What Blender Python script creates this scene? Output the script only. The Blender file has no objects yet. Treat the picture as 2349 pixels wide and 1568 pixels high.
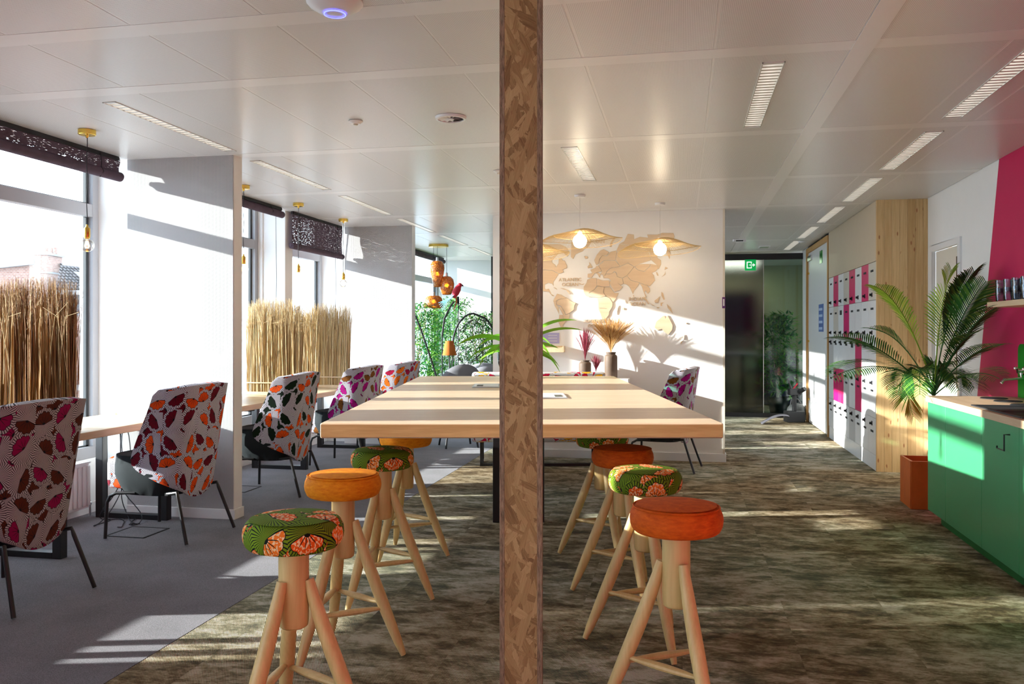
import bpy, bmesh, math, random
from mathutils import Vector, Matrix, Euler
PI = math.pi
R = random.Random(7)
COL = bpy.context.scene.collection
SC = bpy.context.scene
# ------------------------------------------------------------------ camera, world, sun, exposure
F, CX, HY, H, CE = 1950.0, 1174.5, 762.0, 1.40, 2.73     # focal (px of a 2349 wide frame), horizon row, eye height, ceiling
TH = math.atan(391.5 / F)                                 # the camera is turned this much against the room
CT, ST = math.cos(TH), math.sin(TH)
def C(xc, zc, z=0.0):                                     # metres right of / ahead of the eye -> world (X = away from windows, Y = along them)
    return Vector((xc * CT - zc * ST, xc * ST + zc * CT, z))
cam = bpy.data.cameras.new('camera'); co = bpy.data.objects.new('camera', cam); COL.objects.link(co)
co.location = (0, 0, H); co.rotation_euler = (PI / 2, 0, TH)
cam.sensor_width = 36; cam.lens = F / 2349 * 36; cam.shift_y = -(784 - HY) / 2349; cam.clip_start = .05; cam.clip_end = 500
SC.camera = co
SC.view_settings.view_transform = 'Standard'; SC.view_settings.look = 'None'
SC.view_settings.exposure = 1.38; SC.view_settings.gamma = 1; SC.view_settings.use_curve_mapping = False
SUN_E, SKY_E = 7.2, 3.1
w = bpy.data.worlds.new('sky'); SC.world = w; w.use_nodes = True
nt = w.node_tree; nt.nodes.clear()
tc = nt.nodes.new('ShaderNodeTexCoord'); mp = nt.nodes.new('ShaderNodeMapping'); mp.inputs['Scale'].default_value = (1, 1, 4)
nz = nt.nodes.new('ShaderNodeTexNoise'); nz.inputs['Scale'].default_value = 1.6; nz.inputs['Detail'].default_value = 5
cr = nt.nodes.new('ShaderNodeValToRGB'); cr.color_ramp.elements[0].position = .38; cr.color_ramp.elements[0].color = (.50, .70, .92, 1)
cr.color_ramp.elements[1].position = .58; cr.color_ramp.elements[1].color = (.86, .93, 1, 1)
bg = nt.nodes.new('ShaderNodeBackground'); bg.inputs['Strength'].default_value = SKY_E; wo = nt.nodes.new('ShaderNodeOutputWorld')
nt.links.new(tc.outputs['Generated'], mp.inputs['Vector']); nt.links.new(mp.outputs[0], nz.inputs['Vector']); nt.links.new(nz.outputs['Fac'], cr.inputs['Fac'])
nt.links.new(cr.outputs[0], bg.inputs['Color']); nt.links.new(bg.outputs[0], wo.inputs['Surface'])
sl = bpy.data.lights.new('sun', 'SUN'); sl.energy = SUN_E; sl.angle = math.radians(.6); sl.color = (1, .965, .90)
so = bpy.data.objects.new('sun', sl); COL.objects.link(so)
so.rotation_euler = Vector((.969, .268, -.245)).to_track_quat('-Z', 'Y').to_euler(); so.location = (-20, -5, 12)

# ------------------------------------------------------------------ node helper: tiny expression language
class E:
    def __init__(s, nt, sock): s.nt, s.k = nt, sock
    def _m(s, op, *a):
        n = s.nt.nodes.new('ShaderNodeMath'); n.operation = op
        for i, v in enumerate((s,) + a):
            if isinstance(v, E): s.nt.links.new(v.k, n.inputs[i])
            else: n.inputs[i].default_value = float(v)
        return E(s.nt, n.outputs[0])
    def __add__(s, o): return s._m('ADD', o)
    __radd__ = __add__
    def __sub__(s, o): return s._m('SUBTRACT', o)
    def __rsub__(s, o): return s._m('MULTIPLY', -1)._m('ADD', o)
    def __mul__(s, o): return s._m('MULTIPLY', o)
    __rmul__ = __mul__
    def __truediv__(s, o): return s._m('DIVIDE', o)
    def __lt__(s, o): return s._m('LESS_THAN', o)
    def __gt__(s, o): return s._m('GREATER_THAN', o)
    def sin(s): return s._m('SINE')
    def cos(s): return s._m('COSINE')
    def abs(s): return s._m('ABSOLUTE')
    def sqrt(s): return s._m('SQRT')
    def fract(s): return s._m('FRACT')
    def floor(s): return s._m('FLOOR')
    def pow(s, o): return s._m('POWER', o)
    def min(s, o): return s._m('MINIMUM', o)
    def max(s, o): return s._m('MAXIMUM', o)
    def atan2(s, o): return s._m('ARCTAN2', o)
    def wrap(s, a, b): return s._m('WRAP', a, b)
    def clamp(s): return s.max(0).min(1)
class M:                                                   # one material under construction
    def __init__(s, name, rough=.6, spec=.5, metal=0):
        s.m = bpy.data.materials.new(name); s.m.use_nodes = True; s.nt = s.m.node_tree; s.nt.nodes.clear()
        s.o = s.n('OutputMaterial'); s.b = s.n('BsdfPrincipled'); s.l(s.b.outputs[0], s.o.inputs[0])
        s.set('Roughness', rough); s.set('Specular IOR Level', spec); s.set('Metallic', metal)
    def n(s, t, **k):
        n = s.nt.nodes.new('ShaderNode' + t)
        for a, v in k.items(): setattr(n, a, v)
        return n
    def l(s, a, b): s.nt.links.new(a.k if isinstance(a, E) else a, b)
    def put(s, inp, v):
        if isinstance(v, E): s.l(v.k, inp)
        elif hasattr(v, 'is_output'): s.l(v, inp)
        else: inp.default_value = (tuple(v) + (1,)) if isinstance(v, (tuple, list)) and len(v) == 3 and inp.type == 'RGBA' else v
    def set(s, k, v): s.put(s.b.inputs[k], v); return s
    def co(s, kind='Object', scale=(1, 1, 1), rot=(0, 0, 0), loc=(0, 0, 0)):
        t = s.n('TexCoord'); mp = s.n('Mapping'); s.l(t.outputs[kind], mp.inputs[0])
        mp.inputs['Scale'].default_value = scale; mp.inputs['Rotation'].default_value = rot; mp.inputs['Location'].default_value = loc
        return mp.outputs[0]
    def xyz(s, v):
        n = s.n('SeparateXYZ'); s.l(v, n.inputs[0]); return [E(s.nt, o) for o in n.outputs]
    def comb(s, x, y, z=0):
        n = s.n('CombineXYZ'); s.put(n.inputs[0], x); s.put(n.inputs[1], y); s.put(n.inputs[2], z); return n.outputs[0]
    def noise(s, v, scale=5, det=3, rough=.5, dist=0):
        n = s.n('TexNoise'); s.l(v, n.inputs['Vector']); n.inputs['Scale'].default_value = scale; n.inputs['Detail'].default_value = det
        n.inputs['Roughness'].default_value = rough; n.inputs['Distortion'].default_value = dist; return E(s.nt, n.outputs['Fac'])
    def vor(s, v, scale=1, rnd=1, dim='3D', feat='F1'):
        n = s.n('TexVoronoi', voronoi_dimensions=dim, feature=feat); s.l(v, n.inputs['Vector']); n.inputs['Scale'].default_value = scale
        n.inputs['Randomness'].default_value = rnd; return n
    def ramp(s, f, stops, interp='LINEAR'):
        n = s.n('ValToRGB'); s.l(f, n.inputs[0]); r = n.color_ramp; r.interpolation = interp
        while len(r.elements) < len(stops): r.elements.new(.5)
        for e, (p, c) in zip(r.elements, stops): e.position = p; e.color = tuple(c) + (1,)
        return n.outputs[0]
    def mix(s, f, a, b, mode='MIX'):
        n = s.n('Mix', data_type='RGBA', blend_type=mode); s.put(n.inputs[0], f)
        s.put(n.inputs[6], a); s.put(n.inputs[7], b); return n.outputs[2]
    def bump(s, h, dist=.002, strength=1):
        n = s.n('Bump'); n.inputs['Distance'].default_value = dist; n.inputs['Strength'].default_value = strength
        s.l(h, n.inputs['Height']); s.l(n.outputs[0], s.b.inputs['Normal']); return s
    def island(s):
        n = s.n('NewGeometry'); return E(s.nt, n.outputs['Random Per Island'])
def plain(name, c, rough=.6, spec=.5, metal=0, grain=.06, bump=0, bs=60, **kw):
    m = M(name, rough, spec, metal); v = m.co()
    f = m.noise(v, 9, 4)
    m.set('Base Color', m.mix(f, [x * (1 - grain) for x in c], [min(1, x * (1 + grain)) for x in c]))
    if bump: m.bump(m.noise(v, bs, 3), bump)
    for k, val in kw.items(): m.set(k, val)
    return m.m
def wood(name, a, b, axis='X', rough=.5, scale=1, knots=False, spec=.35):
    m = M(name, rough, spec); s = {'X': (.35, 5, 5), 'Y': (5, .35, 5), 'Z': (5, 5, .35)}[axis]
    v = m.co(scale=[x * scale for x in s])
    f = m.noise(v, 2.2, 6, .6, 1.2); g = m.noise(m.co(scale=[x * scale * 6 for x in s]), 3, 3)
    t = (f * .75 + g * .25)
    c = m.ramp(t, [(.33, a), (.55, [(x + y) / 2 for x, y in zip(a, b)]), (.72, b)])
    if knots:
        kv = m.vor(m.co(scale=[{'X': (2.2, 6, 6), 'Y': (6, 2.2, 6), 'Z': (6, 6, 2.2)}[axis][i] for i in range(3)]), 1)
        kd = (E(m.nt, kv.outputs['Distance']) < .09) * .75
        c = m.mix(kd, c, [a[0] * .45, a[1] * .32, a[2] * .25])
    m.set('Base Color', c); m.bump(t, .0006); return m.m
def metal(name, c, rough=.3): return plain(name, c, rough, .5, 1, .04)
def emit(name, c, e):
    m = M(name); m.set('Base Color', c); m.set('Emission Color', c); m.set('Emission Strength', e); return m.m
def clear_glass(name, tint=(1, 1, 1), refl=.5, rough=0.0):
    m = M(name); tr = m.n('BsdfTransparent'); tr.inputs[0].default_value = tint + (1,); gl = m.n('BsdfGlossy'); gl.inputs['Roughness'].default_value = rough
    fr = m.n('Fresnel'); fr.inputs[0].default_value = 1.45; mx = m.n('MixShader')
    m.put(mx.inputs[0], E(m.nt, fr.outputs[0]) * refl); m.l(tr.outputs[0], mx.inputs[1]); m.l(gl.outputs[0], mx.inputs[2]); m.l(mx.outputs[0], m.o.inputs[0]); return m.m
def fan_print(name, c1, c2, ground=(.72, .70, .80), line=(.012, .01, .015), cell=.138, speck=None, R=.42, dense=True):
    """wax print: two staggered lattices of scalloped fans, each with a ring of fine hatching round it"""
    m = M(name, .8, .15); g = None; hatch = None
    def layer(off):
        uv = m.co('UV', scale=(1 / cell, 1 / cell, 1), loc=(off, off * .97, 0)); vn = m.vor(uv, 1, .30, '2D')
        px, py, _ = m.xyz(uv); qx, qy, _ = m.xyz(vn.outputs['Position']); cs = m.n('SeparateColor'); m.l(vn.outputs['Color'], cs.inputs[0]); r1, r2, r3 = [E(m.nt, o) for o in cs.outputs]
        dx, dy = px - qx, py - qy; ro = r1 * 6.283; lx, ly = dx * ro.cos() + dy * ro.sin(), dy * ro.cos() - dx * ro.sin() + .15
        a = lx.atan2(ly); r = (lx * lx + ly * ly).sqrt(); RR = (a * 6).cos().abs() * .055 + R
        fan = (a.abs() < 1.30) * (r < RR); core = (a.abs() < 1.36) * (r < RR + .022)
        rib = ((a * 6).cos().abs() < (RR - .05 - r) * 1.5) + (r < .085)
        h = ((a * 40).sin() > .5); ring = (r < RR + .16); arc = (r > RR + .15) * ring
        sp = m.noise(m.co('UV'), 90, 1) > .54
        col = m.mix(r2 > .5, c1, c2)
        if speck: col = m.mix(sp, col, speck)
        return fan, core, rib * fan, h, ring, arc, col
    A, B = layer(0), layer(.5)
    base = m.mix(A[3], ground, line)
    def paint(bg, L, hal):
        if hal: bg = m.mix(L[4], bg, m.mix((L[3] + L[5]).clamp(), ground, line))
        bg = m.mix(L[1], bg, line); bg = m.mix(L[0], bg, L[6]); return m.mix(L[2].clamp(), bg, line)
    out = paint(paint(base, A, True), B, True) if dense else paint(base, A, True)
    m.set('Base Color', out); m.bump(m.noise(m.co('UV'), 700, 2), .0003); return m.m

# ------------------------------------------------------------------ mesh builder
class MB:
    def __init__(s): s.v, s.f, s.uv, s.mi, s.cur = [], [], {}, [], 0
    def add(s, vs, fs, uvs=None):
        b = len(s.v); s.v += [tuple(p) for p in vs]
        for i, f in enumerate(fs):
            if uvs: s.uv[len(s.f)] = [uvs[j] for j in f]
            s.f.append([b + j for j in f]); s.mi.append(s.cur)
        return s
    def box(s, x0, x1, y0, y1, z0, z1, mat=None):
        P = [Vector((x, y, z)) for z in (z0, z1) for y in (y0, y1) for x in (x0, x1)]
        if mat: P = [mat @ p for p in P]
        return s.add(P, [(0, 2, 3, 1), (4, 5, 7, 6), (0, 1, 5, 4), (2, 6, 7, 3), (0, 4, 6, 2), (1, 3, 7, 5)])
    def bar(s, p0, p1, w, h=None, up=Vector((0, 0, 1))):
        p0, p1 = Vector(p0), Vector(p1); h = h or w; d = (p1 - p0).normalized()
        if abs(d.dot(up)) > .98: up = Vector((0, 1, 0))
        a = d.cross(up).normalized(); b = a.cross(d)
        P = [q + a * (sx * w / 2) + b * (sy * h / 2) for q in (p0, p1) for sx, sy in ((-1, -1), (1, -1), (1, 1), (-1, 1))]
        return s.add(P, [(0, 1, 2, 3), (7, 6, 5, 4), (0, 4, 5, 1), (1, 5, 6, 2), (2, 6, 7, 3), (3, 7, 4, 0)])
    def tube(s, pts, rad, n=8, caps=True, flat=1.0):
        pts = [Vector(p) for p in pts]; rad = rad if isinstance(rad, (list, tuple)) else [rad] * len(pts)
        vs, prev = [], None
        for i, p in enumerate(pts):
            d = (pts[min(i + 1, len(pts) - 1)] - pts[max(i - 1, 0)]).normalized()
            if prev is None:
                u = Vector((0, 0, 1)) if abs(d.z) < .9 else Vector((1, 0, 0)); a = d.cross(u).normalized()
            else: a = (prev - d * prev.dot(d)).normalized()
            prev = a; b = d.cross(a)
            vs += [p + (a * math.cos(2 * PI * k / n) + b * math.sin(2 * PI * k / n) * flat) * rad[i] for k in range(n)]
        fs = [(i * n + k, i * n + (k + 1) % n, (i + 1) * n + (k + 1) % n, (i + 1) * n + k) for i in range(len(pts) - 1) for k in range(n)]
        if caps: fs += [tuple(range(n))[::-1], tuple((len(pts) - 1) * n + k for k in range(n))]
        return s.add(vs, fs)
    def lathe(s, prof, n=32, c=(0, 0, 0), polar=False, sx=1, sy=1, cap=True):
        vs, uv, L = [], [], 0
        for i, (r, z) in enumerate(prof):
            if i: L += math.hypot(r - prof[i - 1][0], z - prof[i - 1][1])
            for k in range(n):
                t = 2 * PI * k / n; vs.append((c[0] + r * math.cos(t) * sx, c[1] + r * math.sin(t) * sy, c[2] + z))
                uv.append((L * math.cos(t), L * math.sin(t)))
        fs = [(i * n + k, i * n + (k + 1) % n, (i + 1) * n + (k + 1) % n, (i + 1) * n + k) for i in range(len(prof) - 1) for k in range(n)]
        if cap and prof[0][0] > 1e-6: fs.append(tuple(range(n))[::-1])
        if cap and prof[-1][0] > 1e-6: fs.append(tuple((len(prof) - 1) * n + k for k in range(n)))
        return s.add(vs, fs, uv if polar else None)
    def cyl(s, r, z0, z1, n=24, c=(0, 0, 0)): return s.lathe([(r, z0), (r, z1)], n, c)
    def ball(s, r, c=(0, 0, 0), n=16, m=10, sz=1):
        return s.lathe([(max(1e-7, r * math.sin(PI * i / m)), -r * sz * math.cos(PI * i / m)) for i in range(m + 1)], n, c)
    def prism(s, poly, z0, z1, fn=lambda x, y, z: (x, y, z)):
        n = len(poly); return s.add([fn(x, y, z0) for x, y in poly] + [fn(x, y, z1) for x, y in poly],
            [tuple(range(n))[::-1], tuple(range(n, 2 * n))] + [(i, (i + 1) % n, n + (i + 1) % n, n + i) for i in range(n)])
    def grid(s, fn, nu, nv, close=False, uvf=None):
        vs, uv = [], []
        for j in range(nv + 1):
            for i in range(nu + 1):
                a, b = i / nu, j / nv; vs.append(fn(a, b)); uv.append(uvf(a, b) if uvf else (a, b))
        W = nu + 1
        return s.add(vs, [(j * W + i, j * W + i + 1, (j + 1) * W + i + 1, (j + 1) * W + i) for j in range(nv) for i in range(nu)], uv)
    def build(s, name, mat, parent=None, smooth=False, bevel=0, angle=35, loc=None, rot=None, seg=2):
        me = bpy.data.meshes.new(name); me.from_pydata(s.v, [], s.f)
        for mm in (mat if isinstance(mat, (list, tuple)) else [mat]): me.materials.append(mm)
        if s.uv:
            ul = me.uv_layers.new(name='UVMap'); k = 0
            for i, f in enumerate(s.f):
                u = s.uv.get(i)
                for j in range(len(f)):
                    ul.data[k].uv = u[j] if u else (s.v[f[j]][0] + s.v[f[j]][1], s.v[f[j]][2])
                    k += 1
        elif any(mm.name.startswith('print') for mm in me.materials):
            ul = me.uv_layers.new(name='UVMap'); k = 0
            for f in s.f:
                P = [Vector(s.v[j]) for j in f]; n_ = (P[1] - P[0]).cross(P[2] - P[0]); ax = max(range(3), key=lambda q: abs(n_[q])); i0, i1 = [(1, 2), (0, 2), (0, 1)][ax]
                for p in P: ul.data[k].uv = (p[i0], p[i1]); k += 1
        if any(s.mi): me.polygons.foreach_set('material_index', s.mi)
        bm = bmesh.new(); bm.from_mesh(me); bmesh.ops.remove_doubles(bm, verts=bm.verts, dist=1e-6); bmesh.ops.recalc_face_normals(bm, faces=bm.faces); bm.to_mesh(me); bm.free()
        if smooth:
            me.polygons.foreach_set('use_smooth', [True] * len(me.polygons)); me.set_sharp_from_angle(angle=math.radians(angle))
        me.update(); o = bpy.data.objects.new(name, me); COL.objects.link(o)
        if parent: o.parent = parent
        if loc is not None: o.location = loc
        if rot is not None: o.rotation_euler = rot
        if bevel:
            b = o.modifiers.new('bevel', 'BEVEL'); b.width = bevel; b.segments = seg; b.limit_method = 'ANGLE'
        return o
def tag(o, label=None, cat=None, group=None, kind=None):
    if label: o['label'] = label
    if cat: o['category'] = cat
    if group: o['group'] = group
    if kind: o['kind'] = kind
    return o
def thing(name, label, cat, loc=(0, 0, 0), rz=0, group=None):
    o = bpy.data.objects.new(name, None); COL.objects.link(o); o.location = loc; o.rotation_euler = (0, 0, rz); o.empty_display_size = .1
    return tag(o, label, cat, group)
def dup(src, loc, rz=None, label=None, group=None, swap=None):
    """copy of a thing with its parts and sub-parts; swap = {old material: new material}"""
    def cp(o, par):
        c = o.copy(); COL.objects.link(c)
        if par: c.parent = par
        if swap and o.type == 'MESH' and any(m in swap for m in o.data.materials):
            c.data = o.data.copy()
            for i, m in enumerate(c.data.materials): c.data.materials[i] = swap.get(m, m)
        for ch in [x for x in ALL if x.parent == o]: cp(ch, c)
        return c
    ALL = list(COL.objects); r = cp(src, None); r.location = loc
    if rz is not None: r.rotation_euler = (0, 0, rz)
    if label: r['label'] = label
    if group: r['group'] = group
    return r
def struct(o): o['kind'] = 'structure'; return o
def at(x, y, Z):                                           # a pixel at a given depth -> world point
    return C((x - CX) / F * Z, Z, H + (HY - y) * Z / F)
def text_mesh(s, size, depth, mat, name, parent=None, loc=(0, 0, 0), rot=(0, 0, 0), align='CENTER'):
    cu = bpy.data.curves.new('t', 'FONT'); cu.body = s; cu.size = size; cu.extrude = depth; cu.align_x = align; cu.align_y = 'CENTER'; cu.resolution_u = 2
    t = bpy.data.objects.new('t', cu); COL.objects.link(t); bpy.context.view_layer.update()
    me = bpy.data.meshes.new_from_object(t.evaluated_get(bpy.context.evaluated_depsgraph_get())); COL.objects.unlink(t); bpy.data.objects.remove(t)
    me.name = name; me.materials.clear(); me.materials.append(mat); o = bpy.data.objects.new(name, me); COL.objects.link(o)
    if parent: o.parent = parent
    o.location = loc; o.rotation_euler = rot; return o
# ------------------------------------------------------------------ materials
WHITE = plain('white_paint', (.86, .85, .84), .7, .3, grain=.02)
WHITE2 = plain('white_lacquer', (.82, .82, .83), .35, .5, grain=.01)
CREAM = plain('cream_paint', (.74, .68, .58), .5, .4, grain=.02)
PINKW = plain('magenta_wall_paint', (.58, .008, .095), .55, .4, grain=.04)
PINK = plain('pink_lacquer', (.70, .035, .16), .35, .5, grain=.02)
GREY_F = plain('grey_window_frame', (.34, .34, .36), .45, .4, grain=.03)
def planked():
    m = M('knotty_pine_plank', .5, .35); oi = m.n('ObjectInfo'); rv = E(m.nt, oi.outputs['Random']); x, y, z = m.xyz(m.co())
    g = m.noise(m.comb(x * 30 + rv * 40, y * 5, z * 1.2 + rv * 9), 2, 5, .6, 1); kn = m.vor(m.comb(x * 12 + rv * 31, z * 4.2 + rv * 23), 1, 1, '2D')
    d = E(m.nt, kn.outputs['Distance']); c = m.ramp(g * .7 + rv * .3, [(.3, (.56, .34, .14)), (.7, (.78, .55, .28))])
    c = m.mix(((1 - d * 9) * 2).clamp() * (E(m.nt, kn.outputs['Color']) if False else m.noise(m.comb(x * 12 + rv * 31, z * 4.2), .8, 1) > .52) * .8, c, (.34, .10, .03)); m.set('Base Color', c); return m.m
BLACK = plain('black_metal', (.012, .012, .014), .4, .5, grain=.1)
BLACKP = plain('black_plastic', (.015, .015, .017), .55, .4, grain=.1)
RUBBER = plain('dark_seal', (.03, .035, .04), .6)
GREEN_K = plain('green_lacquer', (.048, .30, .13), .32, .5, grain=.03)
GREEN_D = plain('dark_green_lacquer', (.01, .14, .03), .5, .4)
GREEN_S = plain('bright_green_glass', (.01, .27, .02), .2, .5, grain=.02)
BRASS = metal('brass', (.85, .58, .12), .25)
CHROME = metal('chrome', (.8, .8, .82), .12)
ALU = metal('aluminium', (.75, .76, .78), .3)
TERRA = plain('orange_terracotta', (.62, .14, .022), .45, .4, grain=.22, bump=.001, bs=25)
OAK = wood('light_oak', (.42, .255, .12), (.68, .46, .26), 'Z', .45)
BEECH = wood('beech_leg_wood', (.58, .38, .14), (.78, .57, .26), 'Z', .42, 1.4)
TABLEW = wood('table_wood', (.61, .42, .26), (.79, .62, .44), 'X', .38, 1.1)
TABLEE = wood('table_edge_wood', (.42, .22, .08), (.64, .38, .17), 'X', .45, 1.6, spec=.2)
DESKW = wood('desk_wood', (.58, .42, .25), (.78, .62, .42), 'Y', .4, knots=False)
PINE = planked()
FRAMEW = wood('door_frame_wood', (.52, .27, .08), (.70, .42, .17), 'Z', .45)
VENEER = plain('beige_panel', (.62, .50, .36), .45, .4, grain=.03)
MAPW = wood('map_birch_wood', (.64, .47, .31), (.80, .64, .46), 'X', .6, .6)
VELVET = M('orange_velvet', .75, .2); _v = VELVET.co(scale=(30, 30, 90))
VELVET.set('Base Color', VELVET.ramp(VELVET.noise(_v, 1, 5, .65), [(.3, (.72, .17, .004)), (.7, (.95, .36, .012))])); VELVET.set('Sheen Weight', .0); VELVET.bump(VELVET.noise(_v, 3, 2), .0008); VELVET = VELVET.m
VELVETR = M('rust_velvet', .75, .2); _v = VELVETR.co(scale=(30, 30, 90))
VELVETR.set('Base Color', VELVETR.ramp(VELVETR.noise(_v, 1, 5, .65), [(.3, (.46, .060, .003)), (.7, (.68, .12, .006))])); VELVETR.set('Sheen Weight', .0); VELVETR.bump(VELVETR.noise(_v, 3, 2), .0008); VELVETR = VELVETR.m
VELBLK = plain('black_velvet', (.022, .028, .031), .85, .15, grain=.3, bump=.0005, bs=200, **{'Sheen Weight': .02})
PR = dict(
    brown=fan_print('print_brown_magenta', (.10, .022, .012), (.30, .006, .075), ground=(.52, .47, .48)),
    orange=fan_print('print_orange_maroon', (.85, .085, .006), (.16, .004, .018)),
    green=fan_print('print_orange_green', (.88, .10, .008), (.008, .022, .010)),
    magenta=fan_print('print_ochre_magenta', (.22, .075, .012), (.45, .006, .24)),
    crimson=fan_print('print_crimson_orange', (.42, .006, .05), (.90, .18, .01)),
    multi=fan_print('print_yellow_red', (.90, .42, .01), (.55, .005, .05), ground=(.82, .82, .84)))
STOOLP = fan_print('print_green_stool', (.85, .20, .02), (.78, .12, .01), ground=(.17, .27, .010), line=(.006, .010, .008), cell=.150, speck=(.88, .62, .34), R=.46)
STOOLD = fan_print('print_dark_green_stool', (.72, .10, .02), (.80, .16, .02), ground=(.055, .085, .006), line=(.005, .007, .006), cell=.17, speck=(.80, .42, .30))
PANE = clear_glass('window_pane_glass', (.93, .96, .97), .15)
def frost(name, rough, colr):
    m = M(name); rf = m.n('BsdfRefraction'); rf.inputs['Color'].default_value = colr + (1,); rf.inputs['Roughness'].default_value = rough; rf.inputs['IOR'].default_value = 1.45
    gl = m.n('BsdfGlossy'); gl.inputs['Roughness'].default_value = .06; fr = m.n('Fresnel'); fr.inputs[0].default_value = 1.5; mx = m.n('MixShader')
    m.put(mx.inputs[0], (E(m.nt, fr.outputs[0]) * .9)); m.l(rf.outputs[0], mx.inputs[1]); m.l(gl.outputs[0], mx.inputs[2]); m.l(mx.outputs[0], m.o.inputs[0]); return m.m
FROST = frost('satin_glass', .25, (.50, .56, .60)); FROSTC = frost('tinted_glass', .06, (.60, .74, .72))
def carpet_grey():
    m = M('grey_carpet', .95, .1); v = m.co(); f = m.noise(v, 260, 3, .7); g = m.noise(v, 3, 3)
    m.set('Base Color', m.ramp(f * .8 + g * .2, [(.38, (.065, .063, .074)), (.60, (.23, .215, .245))])); m.set('Sheen Weight', .2); m.bump(f, .002); return m.m
def carpet_green():
    m = M('distressed_carpet_planks', .92, .12); v = m.co(); x, y, z = m.xyz(v)
    tx, ty = (x / .5), (y / .25 + (x / .5).floor() * .5)
    cell = m.comb(tx.floor(), ty.floor()); wn = m.n('TexWhiteNoise', noise_dimensions='2D'); m.l(cell, wn.inputs[0]); rv = E(m.nt, wn.outputs['Value'])
    vv = m.comb(x * 4.2 + rv * .8, y * 8.0 + rv * 1.5, rv * .4)
    f = m.noise(vv, 1.1, 9, .74, .25); fine = m.noise(m.comb(x * 30, y * 60), 1, 4, .7); big = m.noise(v, .55, 3)
    t = f * .8 + fine * .2 + (rv - .5) * .03
    warm = m.ramp(t, [(.40, (.070, .048, .027)), (.47, (.165, .115, .060)), (.52, (.28, .215, .130)), (.60, (.44, .36, .25))])
    cool = m.ramp(t, [(.42, (.12, .125, .09)), (.50, (.28, .27, .18)), (.58, (.54, .50, .42))])
    m.set('Base Color', m.mix(m.ramp(big, [(.42, (0, 0, 0)), (.6, (1, 1, 1))]), warm, cool)); m.bump((x * 900 + y * 500).sin() * .4 + fine, .0015); return m.m
def herring():
    m = M('herringbone_wallpaper', .75, .25); v = m.co(); x, y, z = m.xyz(v)
    t = ((x + y) / .030).fract(); tri = (t - .5).abs() * 2
    h = ((z / .011 + tri * 1.6) * 6.283).sin()
    m.set('Base Color', m.mix(h * .5 + .5, (.46, .45, .46), (.60, .59, .60))); m.bump(h, .0014); return m.m
def perforated():
    m = M('perforated_metal_panel', .33, .5); v = m.co(); x, y, z = m.xyz(v)
    a, b = (x / .0075).fract() - .5, (y / .0075).fract() - .5
    d = (a * a + b * b).sqrt() < .24
    m.set('Base Color', m.mix(d, (.81, .80, .80), (.37, .36, .36))); m.set('Roughness', .30); return m.m
PERF = perforated(); SMOOTHC = plain('ceiling_band_metal', (.83, .82, .82), .3, .5, grain=.01)
def osb(name, dark=1.0, edge=False):
    m = M(name, .62, .3); out = None
    if edge:
        v = m.co(scale=(160, 160, 22)); f = m.noise(v, 1, 5, .7)
        m.set('Base Color', m.ramp(f, [(.35, (.12, .088, .050)), (.6, (.33, .25, .16))])); m.bump(f, .003); return m.m
    col, hgt = None, None
    for i, (rot, off) in enumerate(((.15, 0), (-.75, 7), (1.1, 15), (.45, 31), (-.25, 50))):
        t = m.n('TexCoord'); mp1 = m.n('Mapping'); mp1.inputs['Rotation'].default_value = (0, rot, 0); m.l(t.outputs['Object'], mp1.inputs[0])
        mp2 = m.n('Mapping'); mp2.inputs['Scale'].default_value = (44, 1, 10); mp2.inputs['Location'].default_value = (off, off, off); m.l(mp1.outputs[0], mp2.inputs[0])
        dn = m.n('TexNoise'); dn.inputs['Scale'].default_value = 6; m.l(mp2.outputs[0], dn.inputs['Vector'])
        dsp = m.n('VectorMath', operation='SCALE'); m.l(dn.outputs['Color'], dsp.inputs[0]); dsp.inputs['Scale'].default_value = .30; ad = m.n('VectorMath', operation='ADD'); m.l(mp2.outputs[0], ad.inputs[0]); m.l(dsp.outputs[0], ad.inputs[1]); vo = m.vor(ad.outputs[0], 1, 1); cs = m.n('SeparateColor'); m.l(vo.outputs['Color'], cs.inputs[0]); a = E(m.nt, cs.outputs[0]); b = E(m.nt, cs.outputs[1])
        gx, gy, gz = m.xyz(mp2.outputs[0]); g = m.noise(m.comb(gx * 7, gy, gz * .9), 1, 5, .65)
        c = m.ramp(a * .42 + g * .58, [(.22, (.155, .090, .034)), (.48, (.33, .225, .090)), (.75, (.46, .345, .16))])
        if col is None: col, hgt = c, b
        else:
            k = b > .72; col = m.mix(k, col, c); hgt = hgt * (1 - k) + (a + 1) * k
    fl = m.noise(m.co(scale=(60, 60, 12), rot=(0, .4, 0)), 1, 3, .6)
    col = m.mix((fl > .70) * .45, col, (.20, .09, .04))
    m.set('Base Color', col); m.bump(hgt + fl * .6, .0022); return m.m
OSB = osb('osb_face'); OSBE = osb('osb_cut_edge', edge=True)
def blindm():
    m = M('woven_purple_blind', .9, .1); v = m.co(scale=(1, 1, 1)); x, y, z = m.xyz(v)
    f = m.noise(m.comb(y * 22, z * 190, x * 5), 1, 2, .6)
    m.set('Base Color', m.mix(m.noise(m.comb(y * 40, z * 500), 1, 2), (.050, .034, .050), (.17, .125, .16)))
    tr = m.n('BsdfTransparent'); mx = m.n('MixShader'); m.put(mx.inputs[0], (f > .64)); m.l(m.b.outputs[0], mx.inputs[1]); m.l(tr.outputs[0], mx.inputs[2]); m.l(mx.outputs[0], m.o.inputs[0]); return m.m
BLINDW = blindm(); BLINDR = plain('purple_roll_cloth', (.10, .072, .095), .9, .1, grain=.35, bump=.001, bs=90)
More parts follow.
